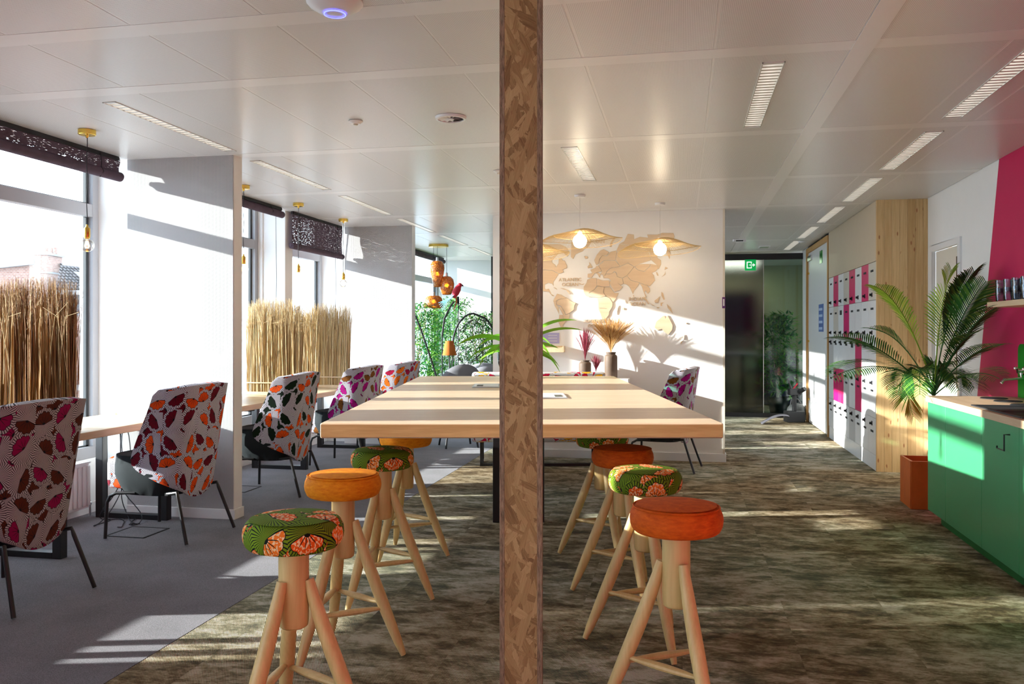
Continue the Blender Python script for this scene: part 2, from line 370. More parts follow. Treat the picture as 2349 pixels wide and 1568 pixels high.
def grassm(name, stops):
    m = M(name, .6, .25); i = m.island(); x, y, z = m.xyz(m.co())
    c = m.ramp((i + m.noise(m.co(scale=(3, 3, .8)), 4, 3) * .6 - .3).clamp(), stops); m.set('Base Color', c); m.set('Subsurface Weight', 0.0); return m.m
GRASS_D = grassm('dried_grass_brown', [(0, (.075, .028, .010)), (.35, (.26, .115, .035)), (.7, (.46, .27, .10)), (1, (.62, .45, .24))])
GRASS_L = grassm('dried_grass_straw', [(0, (.30, .17, .06)), (.4, (.58, .42, .20)), (1, (.82, .68, .42))])
LEAF = grassm('artificial_leaf_green', [(0, (.010, .12, .03)), (.5, (.04, .32, .05)), (1, (.34, .62, .08))])
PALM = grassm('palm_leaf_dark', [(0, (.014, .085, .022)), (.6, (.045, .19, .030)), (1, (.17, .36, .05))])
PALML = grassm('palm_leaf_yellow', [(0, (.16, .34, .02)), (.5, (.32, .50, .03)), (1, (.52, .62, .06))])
SPID = grassm('spider_leaf', [(0, (.07, .25, .02)), (.6, (.17, .40, .03)), (1, (.36, .50, .05))])
BURG = grassm('burgundy_plume', [(0, (.20, .012, .03)), (.6, (.38, .04, .09)), (1, (.55, .18, .22))])
GOLDG = grassm('golden_plume', [(0, (.12, .05, .02)), (.25, (.45, .20, .05)), (.7, (.75, .44, .14)), (1, (.92, .70, .36))])
RATTAN = plain('rattan_fibre', (.78, .56, .27), .6, .3, grain=.15)
STONE = plain('brown_stoneware', (.13, .088, .062), .6, .3, grain=.25, bump=.001)
AMBER = M('amber_mosaic_glass', .15, .6)
_v = AMBER.co(); _d = E(AMBER.nt, AMBER.vor(_v, 45, .7).outputs['Distance']); AMBER.set('Base Color', AMBER.ramp(_d, [(.1, (.90, .42, .06)), (.6, (.45, .14, .02))])); AMBER.set('Transmission Weight', .45); AMBER.bump(_d, .004); AMBER = AMBER.m
BULBG = clear_glass('bulb_glass', (1, .97, .92), .7)
FILA = emit('glowing_filament', (1, .52, .16), 14)
OPAL = emit('lit_opal_bulb', (1, .84, .60), 14)
TUBE = emit('lit_tube', (1, .93, .84), 1.0)
CORD = plain('black_cord', (.02, .02, .025), .8); WCORD = plain('white_cord', (.75, .74, .72), .6)
VASEG = clear_glass('pale_green_glass', (.70, .90, .82), 1.0, .05)
SCREENB = plain('screen_black', (.004, .004, .012), .2, .5)
# ------------------------------------------------------------------ SETTING
X0, X1 = -4.52, 2.39                                       # window wall, kitchen wall
Y0, YM, YE, YG = -6.0, 9.45, 15.62, 14.6                    # wall behind, map wall, end wall, glass wall
GX = -2.26                                                 # carpet seam
f = struct(MB().box(GX, 3.2, Y0, 18.6, -.06, 0).build('floor', carpet_green()))
f = struct(MB().box(X0 - .3, GX - .003, Y0, 18.6, -.06, .001).build('floor', carpet_grey()))
# window wall: solid pieces between the windows (lower sill wall, posts), each window with frame, transom, panes
WIN = [(-5.7, -3.1), (-2.5, 1.45), (2.5, 3.3), (3.77, 6.0), (6.20, 8.60), (8.84, 10.29), (10.48, 15.60)]
SILL, WTOP = .41, 2.86
wb = MB().box(X0 - .22, X0, Y0, YE, 0, SILL); wb.box(X0 - .22, X0, Y0, YE, WTOP, CE + .2)
ys = [Y0] + [q for a_ in WIN for q in a_] + [YE]
for i in range(0, len(ys), 2): wb.box(X0 - .22, X0, ys[i], ys[i + 1], SILL, WTOP)
struct(wb.build('wall_left', WHITE))
PN = 'window_%d'
for i, (a, b) in enumerate(WIN):
    fr = MB(); t = .065; tz = (2.31, 2.41)
    fr.box(X0 - .13, X0 - .05, a, b, SILL, SILL + .09); fr.box(X0 - .13, X0 - .05, a, b, WTOP - .05, WTOP)
    fr.box(X0 - .13, X0 - .05, a, a + t, SILL + .09, WTOP - .05); fr.box(X0 - .13, X0 - .05, b - t, b, SILL + .09, WTOP - .05)
    fr.box(X0 - .12, X0 - .05, a + t, b - t, *tz)
    if b - a > 3: fr.box(X0 - .13, X0 - .05, (a + b) / 2 - .12, (a + b) / 2 + .12, SILL + .09, WTOP - .05)
    o = struct(fr.build(PN % (i + 1), GREY_F, bevel=.004))
    s_ = MB()
    for z0, z1 in ((SILL + .09, tz[0]), (tz[1], WTOP - .05)):
        s_.box(X0 - .115, X0 - .09, a + t, a + t + .012, z0, z1); s_.box(X0 - .115, X0 - .09, b - t - .03, b - t, z0, z1); s_.box(X0 - .115, X0 - .09, a + t, b - t, z0, z0 + .012)
    s_.build('sash_seal', RUBBER, o)
    MB().box(X0 - .108, X0 - .1, a + t, b - t, SILL + .09, tz[0]).build('window_pane', PANE, o)
    MB().box(X0 - .108, X0 - .1, a + t, b - t, tz[1], WTOP - .05).build('window_pane', PANE, o)
# pillars of the window wall, papered in herringbone, and their white backs
HERR = herring()
for k, (a, b) in enumerate(((1.55, 1.67), (5.84, 5.96), (10.13, 10.25))):
    o = struct(MB().box(-4.19, -3.30, a, b, 0, CE + .02).build('wall_pillar', WHITE))
    MB().box(-4.192, -3.304, a - .006, a + .001, 0, CE + .02).build('wallpaper', HERR, o)
    MB().box(X0, -3.9, a + .16, b + .19, 0, CE + .02).build('pillar_back', WHITE, o)
    bb = struct(MB().box(-4.19, -3.282, a - .020, a - .007, 0, .075).box(-3.299, -3.282, a - .007, b, 0, .075).build('baseboard_pillar', WHITE, bevel=.003))
MB_ = struct(MB().box(X0, -4.26, 8.62, 8.80, 0, CE + .02).build('wall_post', WHITE))
struct(MB().box(X0, X0 + .014, Y0, 5.99, 0, .08).box(X0, X0 + .014, 6.17, 8.62, 0, .08).box(X0, X0 + .014, 8.8, 10.3, 0, .08).build('baseboard_left', WHITE))
# map wall, a free-standing partition
struct(MB().box(-2.12, .44, YM, YM + .16, 0, CE + .02).build('wall_map', WHITE))
struct(MB().box(.425, .447, YM - .012, YM + .17, .09, CE).build('trim_1', CREAM))
struct(MB().box(-2.12, .46, YM - .018, YM, 0, .09).box(.44, .46, YM, YM + .16, 0, .09).build('baseboard_map', WHITE2, bevel=.003))
# end wall beyond, with the dark post of the glass front
struct(MB().box(X0 - .2, -3.3, YE, YE + .15, 0, CE + .15).build('wall_end', WHITE))
struct(MB().box(-3.3, -3.22, YG - .03, YE + .15, 0, CE + .15).build('trim_2', BLACK))
# kitchen wall (white part, magenta part with a leaning edge), rear wall
wd = (8.05, 8.96)
r_ = MB().box(X1, X1 + .15, Y0, wd[0], 0, CE + .15).box(X1, X1 + .15, wd[0], wd[1], 2.24, CE + .15).box(X1, X1 + .15, wd[1], 9.12, 0, CE + .15)
struct(r_.build('wall_right', WHITE))
o = struct(MB().prism([(Y0, 0), (7.87, 0), (7.14, CE), (Y0, CE)], -.003, .003, lambda y, z, t: (X1 - .003 + t, y, z)).build('wall_right', PINKW))
struct(MB().box(-4.8, 2.6, Y0 - .1, Y0, 0, CE + .15).build('wall_rear', WHITE))
# right-hand door leaf and frame
o = struct(MB().box(X1 - .02, X1 + .02, wd[0], wd[0] + .06, 0, 2.24).box(X1 - .02, X1 + .02, wd[1] - .06, wd[1], 0, 2.24).box(X1 - .02, X1 + .02, wd[0] + .06, wd[1] - .06, 2.18, 2.24).build('door_1', WHITE2, bevel=.003))
MB().box(X1 + .02, X1 + .05, wd[0] + .06, wd[1] - .06, .01, 2.18).build('door_leaf', CREAM, o)
MB().box(X1 + .012, X1 + .022, 8.19, 8.25, .9, 2.08).build('glass_slot', SCREENB, o)
# corridor: storage wall with lockers is a thing; wall beside it with door, wall return in pine planks
LX = 1.91
struct(MB().box(LX + .45, LX + .6, 9.1, 14.2, 0, CE + .15).build('wall_corridor', WHITE))
pw = struct(MB().box(LX + .02, 2.62, 9.125, 9.2, 0, CE).build('wall_planked', PINE))
pws = [(LX + .51 / 7 * i) for i in range(8)]
for i in range(7):
    d = R.uniform(0, .002); MB().box(LX + .0005 + .51 / 7 * i, LX + .51 / 7 * (i + 1) - .0008, 9.10 - d, 9.126, 0, CE).build('plank', PINE, pw, bevel=.001, seg=1)
    
o = struct(MB().box(1.90, 2.02, 11.97, 12.03, 0, 2.70).box(1.90, 2.02, 13.95, 14.02, 0, 2.70).box(1.90, 2.02, 12.03, 13.95, 2.63, 2.70).build('door_2', FRAMEW, bevel=.003))
MB().box(1.93, 1.975, 12.03, 13.95, .01, 2.63).build('door_leaf', WHITE2, o)
for z_ in (.35, 1.25, 2.3): MB().box(1.915, 1.93, 13.86, 13.95, z_, z_ + .03).build('hinge', BRASS, o)
MB().box(1.905, 1.935, 13.55, 13.9, 2.5, 2.58).build('door_closer', ALU, o, bevel=.004)
MB().box(1.924, 1.93, 12.50, 12.90, 1.41, 1.80).build('door_notice', plain('blue_poster', (.12, .20, .48), .4), o)
for j in range(4): MB().box(1.92, 1.924, 12.55, 12.85, 1.44 + j * .09, 1.475 + j * .09).build('printed_line', plain('pale_ink', (.5, .62, .85), .5), o)
MB().box(1.922, 1.93, 12.6, 12.8, 2.38, 2.56).build('door_sign', GREEN_S, o)
struct(MB().box(1.93, 2.5, 14.02, YG + .05, 0, CE + .15).build('wall_corridor_end', WHITE))
# glass front of the meeting room: black channel top and bottom, three panes
gm = struct(MB().box(-3.2, 2.05, YG - .03, YG + .03, 0, .07).box(-3.2, 2.05, YG - .03, YG + .03, 2.60, 2.70).build('window_glass_front', BLACK))
xs = [-3.2, -1.7, -.35, 1.31, 1.93]
for a, b in zip(xs, xs[1:]): MB().box(a + .004, b - .004, YG - .006, YG + .006, .07, 2.60).build('glass_pane', FROSTC if a > 1 else FROST, gm)
MB().box(1.306, 1.314, YG - .012, YG + .008, .07, 2.60).build('pane_joint', ALU, gm)
OLIVE = plain('olive_wall_paint', (.36, .33, .20), .8)
struct(MB().box(-3.3, 3.2, 18.0, 18.1, 0, CE + .15).build('wall_meeting_room', OLIVE))
struct(MB().box(3.0, 3.1, YG, 18, 0, CE + .15).build('wall_meeting_room', OLIVE)); struct(MB().box(-3.4, -3.3, YG + .9, 18, 0, CE + .15).build('wall_meeting_room', OLIVE))
# ------------------------------------------------------------------ CEILING
ce = struct(MB().box(-4.75, 3.2, Y0, 18.2, CE + .13, CE + .25).build('ceiling', WHITE))
struct(MB().box(-4.75, 3.2, YG + .03, 18.2, CE + .03, CE + .05).build('ceiling_meeting_room', WHITE))
RB = [-5.9, -4.4, -2.69, -.98, .74, 1.64, 2.5, 3.35, 4.17, 5.88, 7.60, 9.31, 11.03, 12.74, 14.46]
VJ = [-4.52, -4.20, -3.585, -2.965, -2.34, -1.72, -1.10, -.473, .148, .78, .872, 1.47, 1.80, 2.39]
bw = .066
def fixture_holes(r, v0, v1):
    m = (v0 + v1) / 2
    if v0 == -3.585: return -3.25, .085
    if (v0, r) == (.148, 8): return .44, .11
    if (v0, r) == (-1.10, 9): return -.80, .12
    if (v0, r) == (-1.10, 10): return None
    if v0 == 1.47: return 1.635, .115
    return None
HOLES = []
for r in range(len(RB) - 1):
    a, b = RB[r] + bw, RB[r + 1] - bw
    for j in range(len(VJ) - 1):
        v0, v1 = VJ[j] + .007, VJ[j + 1] - .007
        if j == 9: continue
        if a > 9.2 and v0 > 1.4: v1 = min(v1, 1.91)
        if v1 - v0 < .05: continue
        h = fixture_holes(r, VJ[j], VJ[j + 1]) if r >= 7 else None
        mb = MB()
        if h and b - a > 1.2:
            c_, wd_ = h; ha, hb = a + .12, b - .10; HOLES.append((c_, wd_, ha, hb, r))
            mb.box(v0, c_ - wd_ / 2, a, b, CE, CE + .012); mb.box(c_ + wd_ / 2, v1, a, b, CE, CE + .012)
            mb.box(c_ - wd_ / 2, c_ + wd_ / 2, a, ha, CE, CE + .012); mb.box(c_ - wd_ / 2, c_ + wd_ / 2, hb, b, CE, CE + .012)
        else: mb.box(v0, v1, a, b, CE, CE + .012)
        mb.build('ceiling_panel', PERF, ce)
for y in RB[1:]:
    MB().box(-4.52, 2.39 if y < 9.2 else 1.93, y - bw + .001, y + bw - .001, CE - .001, CE + .015).build('ceiling_band', SMOOTHC, ce)
MB().box(.7755, .8765, Y0, YG, CE - .004, CE + .015).build('ceiling_band', SMOOTHC, ce)
tj = MB()
for v in VJ[1:-1]:
    if v not in (.78, .872): tj.box(v - .0065, v + .0065, Y0, YG, CE + .001, CE + .02)
tj.build('joint_rail', SMOOTHC, ce)
MB().box(-4.52, 2.39, -2.4, YG, CE + .10, CE + .11).build('ceiling_void_liner', plain('void_liner', (.35, .34, .33), .9), ce) if False else None
# light fixtures: reflector trough, louvre blades, tube
NM = {-3.25: 'over the window desks', .44: 'near the high table, cool white', -.80: 'above the high table, warm', 1.635: 'beside the kitchen wall'}
ORD = ['nearest', 'second', 'third', 'fourth', 'fifth', 'sixth', 'seventh', 'eighth']
cnt = {}
LFW = plain('reflector_white', (.78, .78, .76), .25, .6, grain=.01)
for (c_, w_, a, b, r) in HOLES:
    cnt[c_] = cnt.get(c_, 0) + 1; L = b - a
    t = thing('ceiling_light', '%s recessed louvre ceiling light in the row %s' % (ORD[cnt[c_] - 1], NM[c_]) if c_ in (-3.25, 1.635) else 'single recessed louvre ceiling light %s' % NM[c_], 'ceiling light', (c_, (a + b) / 2, CE), 0, 'louvre ceiling lights')
    h = w_ / 2
    m = MB().box(-h, -h + .006, -L / 2, L / 2, -.004, .07).box(h - .006, h, -L / 2, L / 2, -.004, .07).box(-h, h, -L / 2, -L / 2 + .006, -.004, .07).box(-h, h, L / 2 - .006, L / 2, -.004, .07).box(-h, h, -L / 2, L / 2, .07, .076)
    m.build('housing', LFW, t)
    lv = MB()
    n = 26
    for k in range(n):
        y = -L / 2 + L * (k + .5) / n; lv.add([(-h + .006, y - .012, 0), (h - .006, y - .012, 0), (h - .006, y + .012, 0), (-h + .006, y + .012, 0), (-h + .006, y, .03), (h - .006, y, .03)], [(0, 1, 5, 4), (3, 4, 5, 2), (0, 3, 2, 1), (0, 4, 3), (1, 2, 5)])
    lv.build('louvre_blades', LFW, t)['kind'] = 'stuff'
    MB().box(-.012, .012, -L / 2 + .03, L / 2 - .03, .045, .062).build('tube', TUBE, t)
# ------------------------------------------------------------------ OSB COLUMN
t = thing('wooden_column', 'square chipboard-clad column running floor to ceiling in the middle foreground', 'column', C(.035, 3.075, 0), TH - math.radians(3))
hw, tk = .0755, .018
MB().box(-hw + tk, hw - tk, -hw + .001, -hw + .019, 0, CE - .002).build('front_board', OSB, t)
MB().box(-hw, -hw + tk, -hw, hw, 0, CE - .002).build('side_board', OSBE, t, bevel=.001); MB().box(hw - tk, hw, -hw, hw, 0, CE - .002).build('side_board', OSBE, t, bevel=.001)
MB().box(-hw + tk, hw - tk, hw - .02, hw - .002, 0, CE - .002).build('rear_board', OSB, t)
# ------------------------------------------------------------------ HIGH TABLE
ZT = .955
tz0, tz1 = 4.17, 8.66; tx0, tx1 = -.942, 1.038
t = thing('high_table', 'long pale wooden high table with thick top and black pedestals', 'table', C((tx0 + tx1) / 2, (tz0 + tz1) / 2), TH)
L2, W2 = (tz1 - tz0) / 2, (tx1 - tx0) / 2
for a, b in ((-L2, .02), (.023, L2)):
    MB().box(-W2, W2, a, b, ZT - .075, ZT).build('tabletop', TABLEW, t, bevel=.008, seg=3)
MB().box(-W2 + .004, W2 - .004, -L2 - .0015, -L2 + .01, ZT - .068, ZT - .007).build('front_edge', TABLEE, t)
for yy in (-.115, 1.6):
    m = MB(); m.box(-.19, -.13, yy - .04, yy + .04, 0, ZT - .08); m.box(.13, .19, yy - .04, yy + .04, 0, ZT - .08); m.box(-.13, .13, yy - .03, yy + .03, 0, .06); m.box(-.13, .13, yy - .03, yy + .03, ZT - .15, ZT - .08)
    m.build('pedestal', BLACK, t, bevel=.004)
    for s in (-1, 1):
        MB().prism([(s * .19, ZT - .076), (s * .33, ZT - .076), (s * .19, ZT - .19)], yy - .012, yy + .012, lambda x, y, z: (x, z, y)).build('bracket', BLACK, t)
SOCK = plain('socket_frame_steel', (.55, .57, .60), .3, .5, .6); DIM = plain('socket_dark', (.05, .06, .05), .5)
for sx, sy, fl in ((-.26, .64, -1), (.22, -.49, 1)):
    s_ = MB().box(sx - .11, sx + .11, sy - .22, sy + .22, ZT + .0002, ZT + .006).build('power_hatch', SOCK, t, bevel=.002)
    MB().box(sx - .10, sx + .10, sy - .20, sy + .20, ZT + .006, ZT + .009).build('hatch_lid', WHITE2, s_)
    MB().box(sx + fl * .05 - .025, sx + fl * .05 + .025, sy - .16, sy + .0, ZT + .009, ZT + .011).build('socket_opening', DIM, s_)
# ------------------------------------------------------------------ STOOLS
def make_stool(mat):
    t = thing('bar_stool', '', 'stool')
    r, z0, z1 = .166, .686, .79
    prof = [(0, z1 + .004)] + [(r * .55, z1 + .002), (r * .86, z1 - .006)]
    for i in range(9):
        a = PI / 2 - PI * i / 8; prof.append((r - .030 + .030 * math.cos(a), (z0 + z1) / 2 - .004 + .048 * math.sin(a)))
    prof += [(r * .5, z0), (0, z0)]
    c = MB().lathe(prof[::-1] if False else prof, 48, polar=True).build('cushion', mat, t, smooth=True, angle=60)
    for zz in (((z1 - .012), (z0 + .012)) if 'velvet' in mat.name else ()):
        MB().tube([((r - .013) * math.cos(k * PI / 16), (r - .013) * math.sin(k * PI / 16), zz) for k in range(33)], .0035, 5, caps=False).build('seam_piping', mat, c, smooth=True)
    MB().lathe([(.0001, .418), (.040, .418), (.047, .424), (.0495, .44), (.050, .60), (.050, .69)], 32).build('post', BEECH, t, smooth=True)
    feet = [(-8, .272), (-122, .268), (112, .268)]
    P = []
    for ad, fr in feet:
        a = math.radians(ad); d = Vector((math.cos(a), math.sin(a), 0))
        pts, rad = [], []
        for i in range(11):
            k = i / 10; rr = .052 + (fr - .052) * (k ** 1.12); z = .575 * (1 - k)
            pts.append(d * rr + Vector((0, 0, z + .004))); rad.append(.010 + .0165 * math.sin(PI * min(1, k * .8 + .12)) ** .8)
        rad[-1] = .012
        MB().tube(pts, rad, 14).build('leg', BEECH, t, smooth=True); P.append((pts, d))
    for i, j, zz in ((0, 1, .205), (1, 2, .235), (2, 0, .225)):
        def onleg(q, z):
            p = q[0]
            for u, v in zip(p, p[1:]):
                if u.z >= z >= v.z: return u.lerp(v, (u.z - z) / (u.z - v.z))
        A, B = onleg(P[i], zz), onleg(P[j], zz)
        MB().tube([A.lerp(B, k / 8) for k in range(9)], [.008 + .011 * math.sin(PI * k / 8) for k in range(9)], 10, flat=.7).build('footrest', BEECH, t, smooth=True)
    return t
side = {-1: 'left', 1: 'right'}
st = [(-.729, 2.84, 'g'), (-.739, 3.72, 'o'), (-.685, 4.49, 'g'), (-.67, 5.36, 'o'), (.589, 3.05, 'r'), (.600, 3.83, 'd'), (.593, 4.56, 'r'), (.565, 5.33, 'd')]
LB = ['nearest bar stool left of the column, green floral print cushion', 'second bar stool left of the column, yellow-orange velvet cushion', 'third bar stool left of the column, green floral cushion at the table edge',
      'farthest bar stool left of the column, orange velvet cushion half under the table', 'nearest bar stool right of the column, rust orange velvet cushion', 'second bar stool right of the column, dark green floral cushion',
      'third bar stool right of the column, rust orange cushion under the table edge', 'farthest bar stool right of the column, green floral cushion hidden under the table']
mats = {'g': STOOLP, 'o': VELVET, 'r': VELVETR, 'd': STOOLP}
protos = {}
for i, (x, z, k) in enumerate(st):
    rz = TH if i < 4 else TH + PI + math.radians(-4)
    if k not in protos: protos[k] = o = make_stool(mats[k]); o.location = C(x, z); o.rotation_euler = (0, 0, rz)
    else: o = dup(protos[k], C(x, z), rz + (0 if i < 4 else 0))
    tag(o, LB[i], 'stool', 'bar stools around the high table')
    if i >= 4:                                             # the right-hand row stands mirrored
        pass
# ------------------------------------------------------------------ WING CHAIRS
def make_chair(mat):
    t = thing('wing_chair', '', 'chair')
    h0, h1 = .275, 1.05
    rr = .15; fl = .17
    def plan(a):                                           # arc length from the middle of the back -> x, y (y grows forward)
        s = 1 if a >= 0 else -1; a = abs(a)
        if a < fl: return s * a, 0, 0
        q = (a - fl) / rr
        if q < PI / 2 * .92: return s * (fl + rr * math.sin(q)), rr * (1 - math.cos(q)), q
        q0 = PI / 2 * .92; e = a - fl - rr * q0
        return s * (fl + rr * math.sin(q0) + e * math.cos(q0)), rr * (1 - math.cos(q0)) + e * math.sin(q0), q0
    def amax(tt):
        pts = [(0, .19), (.06, .30), (.15, .46), (.25, .60), (.35, .62), (.6, .575), (.85, .525), (.96, .51), (1, .47)]
        for (a, b), (c, d) in zip(pts, pts[1:]):
            if tt <= c: return b + (d - b) * (tt - a) / (c - a)
        return pts[-1][1]
    def fn(off):
        def g(u, v):
            am = amax(v); a = (u * 2 - 1) * am; x, y, q = plan(a)
            s = 1 if a >= 0 else -1
            nx, ny = (s * math.sin(q), -math.cos(q))
            z = h0 + (h1 - h0) * v - .03 * (abs(u * 2 - 1) ** 2) * (v > .5) * (v - .5) * 2 + (.05 * abs(u * 2 - 1) ** 2 * (1 - v) ** 2)
            sc = .77 + .13 * v
            lean = -.105 * (v ** 1.1)
            return Vector((x * sc + nx * off, -.235 + y * (1 - .12 * v) + lean + ny * off, z))
        return g
    NU, NV = 30, 18
    m = MB(); uvf = lambda u, v: ((u * 2 - 1) * amax(v), v * .73)
    m.grid(fn(0), NU, NV, uvf=uvf)
    b = m.build('backrest', mat, t, smooth=True, angle=70)
    so = b.modifiers.new('solid', 'SOLIDIFY'); so.thickness = .052; so.offset = -1; so.use_even_offset = True
    bv = b.modifiers.new('bev', 'BEVEL'); bv.width = .014; bv.segments = 3; bv.limit_method = 'ANGLE'; bv.angle_limit = math.radians(50)
    # black tub under the seat
    def tub(u, v):
        a = u * 2 * PI; cx, sy = math.cos(a), math.sin(a); n = 3.2
        rx = .265 * (abs(cx) ** (2 / n)) * (1 if cx >= 0 else -1); ry = .275 * (abs(sy) ** (2 / n)) * (1 if sy >= 0 else -1)
        sc = [.78, .92, 1, 1.0, .97][min(4, int(v * 4.001))]; z = .30 + .27 * v + (.06 * max(0, -sy) * v)
        return Vector((rx * sc, ry * sc + .045, z))
    MB().grid(tub, 48, 4).add([tub(k / 24, 0) for k in range(24)], [tuple(range(24))]).add([tub(k / 24, 1) for k in range(24)], [tuple(range(24))]).build('seat_shell', VELBLK, t, smooth=True, angle=70)
    MB().box(-.21, .21, -.10, .355, .33, .55).build('seat_cushion', PRM[mat.name] if mat.name in PRM else mat, t, bevel=.045, seg=4, smooth=True, angle=80)
    for s in (-1, 1):
        MB().tube([(s * .21, .10, .318), (s * .235, .235, .312), (s * .25, .275, .29), (s * .262, .287, .25), (s * .27, .295, .008)], .0115, 10).build('leg', BLACK, t, smooth=True)
        MB().tube([(s * .19, -.14, .318), (s * .215, -.235, .335), (s * .22, -.245, .30), (s * .262, -.345, .008)], .0115, 10).build('leg', BLACK, t, smooth=True)
    MB().box(-.215, .215, .10, .125, .306, .324).box(-.2, .2, -.15, -.125, .306, .324).build('frame', BLACK, t)
    return t
PRM = {}
CH = [('brown', (-2.685, 4.49), 0, 'wing chair at the left frame edge, dark brown and magenta fan print, at window desk'),
      ('orange', (-2.39, 5.92), 0, 'wing chair before the near papered pillar, orange and maroon fan print, black seat'),
      ('green', (-2.08, 7.49), 6, 'wing chair just past the near pillar, orange and dark green fan print'),
      ('magenta', (-1.76, 9.08), 0, 'wing chair at far window desk, ochre and magenta fan print'),
      ('crimson', (-1.50, 10.38), 0, 'farthest wing chair on the window side, crimson and orange fan print'),
      ('magenta', (1.56, 8.72), -4, 'wing chair alone before the map wall right of the table, ochre and magenta print')]
first = None
for k, (x, z), da, lab in CH:
    if first is None: first = o = make_chair(PR[k]); o.location = C(x, z); o.rotation_euler = (0, 0, math.radians(85 + da))
    else: o = dup(first, C(x, z), math.radians(85 + da), swap={PR['brown']: PR[k]} if k != 'brown' else None)
    tag(o, lab, 'chair', 'printed wing chairs')
# ------------------------------------------------------------------ SOFA BENCH at the end of the table
t = thing('printed_sofa', 'high-backed bench sofa in bright fan print behind the far table end', 'sofa', C(.28, 8.98), TH)
pm = PR['multi']
MB().box(-.70, .70, -.10, .0, .25, .985).build('backrest', pm, t, bevel=.03, seg=3, smooth=True, angle=80); MB().box(-.70, .70, .002, .30, .25, .47).build('seat', pm, t, bevel=.04, seg=3, smooth=True, angle=80)
for s in (-1, 1): MB().box(s * .6 - .015, s * .6 + .015, -.08, .28, 0, .03).box(s * .6 - .015, s * .6 + .015, -.08, -.05, .03, .25).box(s * .6 - .015, s * .6 + .015, .25, .28, .03, .25).build('leg', BLACK, t)
MB().box(-.585, .585, -.08, -.05, 0, .03).build('rail', BLACK, t)
# ------------------------------------------------------------------ WINDOW DESKS
def desk(y0, y1, label, legs):
    t = thing('window_desk', label, 'desk', (-4.06, (y0 + y1) / 2, 0), 0, 'wooden desks along the windows')
    m = (y0 + y1) / 2
    MB().box(-.34, .34, y0 - m, y1 - m, .715, .765).build('desktop', DESKW, t, bevel=.004)
    for y in legs:
        y -= m
        MB().box(.24, .30, y - .03, y + .03, 0, .714).box(-.30, -.24, y - .03, y + .03, 0, .714).box(-.24, .24, y - .03, y + .03, 0, .04).box(-.24, .24, y - .03, y + .03, .67, .714).build('leg_frame', BLACK, t, bevel=.003)
    for y in (legs[0] - m + .55,):
        MB().box(-.30, -.16, y - .10, y + .10, .7652, .770).build('cable_hatch', WHITE2, t, bevel=.002)
        MB().box(.1, .2, y - .05, y + .05, .68, .714).build('cable_box', BLACKP, t)
    return t
desk(2.06, 5.825, 'wooden window desk before the near papered pillar, behind the two nearest wing chairs', (2.9, 4.62, 5.72))
desk(5.97, 10.11, 'wooden window desk between the two papered pillars, carrying two grass dividers', (6.6, 8.1, 9.7))
# ------------------------------------------------------------------ DRIED GRASS DIVIDERS
def grass_screen(label, cx, cy, L, D, rz, mat, n, h=.90, seed=1, zb=.767):
    r = random.Random(seed); t = thing('grass_divider', label, 'divider', (cx, cy, zb), rz, 'dried grass dividers on the window desks')
    MB().box(-L / 2, L / 2, -D / 2, D / 2, 0, .035).build('base_board', DESKW, t, bevel=.003)
    m = MB()
    for i in range(n):
        x, y = r.uniform(-L / 2 + .01, L / 2 - .01), r.uniform(-D / 2 + .01, D / 2 - .01)
        hh = h * r.uniform(.80, 1.03) * (1 - .05 * abs(2 * x / L) ** 4); a = r.uniform(0, 6.28); w_ = r.uniform(.0016, .0034)
        lx, ly = r.gauss(0, .018), r.gauss(0, .014); bend = r.gauss(0, .05)
        vs = []
        ca, sa = math.cos(a) * w_, math.sin(a) * w_
        ks = (0, .35, .7, .88, 1)
        for k in ks:
            px_, py_ = x + lx * k + bend * max(0, k - .75) * 1.3, y + ly * k; tw = 1 - .75 * max(0, (k - .6) / .4)
            for q in range(3):
                aa = a + q * 2.094; vs.append((px_ + math.cos(aa) * w_ * tw, py_ + math.sin(aa) * w_ * tw, .03 + hh * k))
        fs = [(3 * j + q, 3 * j + (q + 1) % 3, 3 * j + 3 + (q + 1) % 3, 3 * j + 3 + q) for j in range(len(ks) - 1) for q in range(3)]
        m.add(vs, fs)
        if r.random() < .8:                                # a feathery top
            for _ in range(3):
                bx, bz = x + lx * .95 + bend * .25, .03 + hh * r.uniform(.80, .97); dx, dz = r.gauss(0, .02), r.uniform(.03, .07)
                m.add([(bx - .0012, y + ly, bz), (bx + .0012, y + ly, bz), (bx + dx, y + ly + r.gauss(0, .012), bz + dz)], [(0, 1, 2)])
    tag(m.build('grass_stems', mat, t), kind='stuff')
    for k in range(5):                                     # stray bent stalks
        x = r.uniform(-L / 3, L / 2); s_ = r.choice((-1, 1))
        MB().tube([(x, -D / 2 - .004, .3), (x + s_ * .02, -D / 2 - .02, h * .55), (x + s_ * .06, -D / 2 - .03, h * .78), (x + s_ * .16, -D / 2 - .035, h * r.uniform(.78, .9))], .0016, 5).build('bent_stalk', GRASS_L, t)
    for z_ in (.12, ): MB().box(-L / 2 + .002, L / 2 - .002, -D / 2 + .002, -D / 2 + .008, z_, z_ + .012).build('binding_strip', DESKW, t)
    return t
grass_screen('tall brown dried grass divider at the left frame edge, before the window', -4.14, 4.80, .64, .11, 0, GRASS_D, 1500, .94, 3)
grass_screen('added brown dried grass sun blocker parallel to the window pane, unseen past the left frame edge', -4.30, 4.22, .92, .08, PI / 2, GRASS_D, 900, .76, 5)  # added out of view to keep low sun off the right-hand floor
grass_screen('added long brown dried grass sun blocker outside the view along the near window', -4.30, 2.95, 1.4, .10, PI / 2, GRASS_D, 900, .74, 15)  # unseen addition, its height set to stop sun bands on the near floor
grass_screen('straw coloured dried grass divider right behind the near pillar', -4.04, 7.95, .60, .11, 0, GRASS_L, 1200, .93, 7)
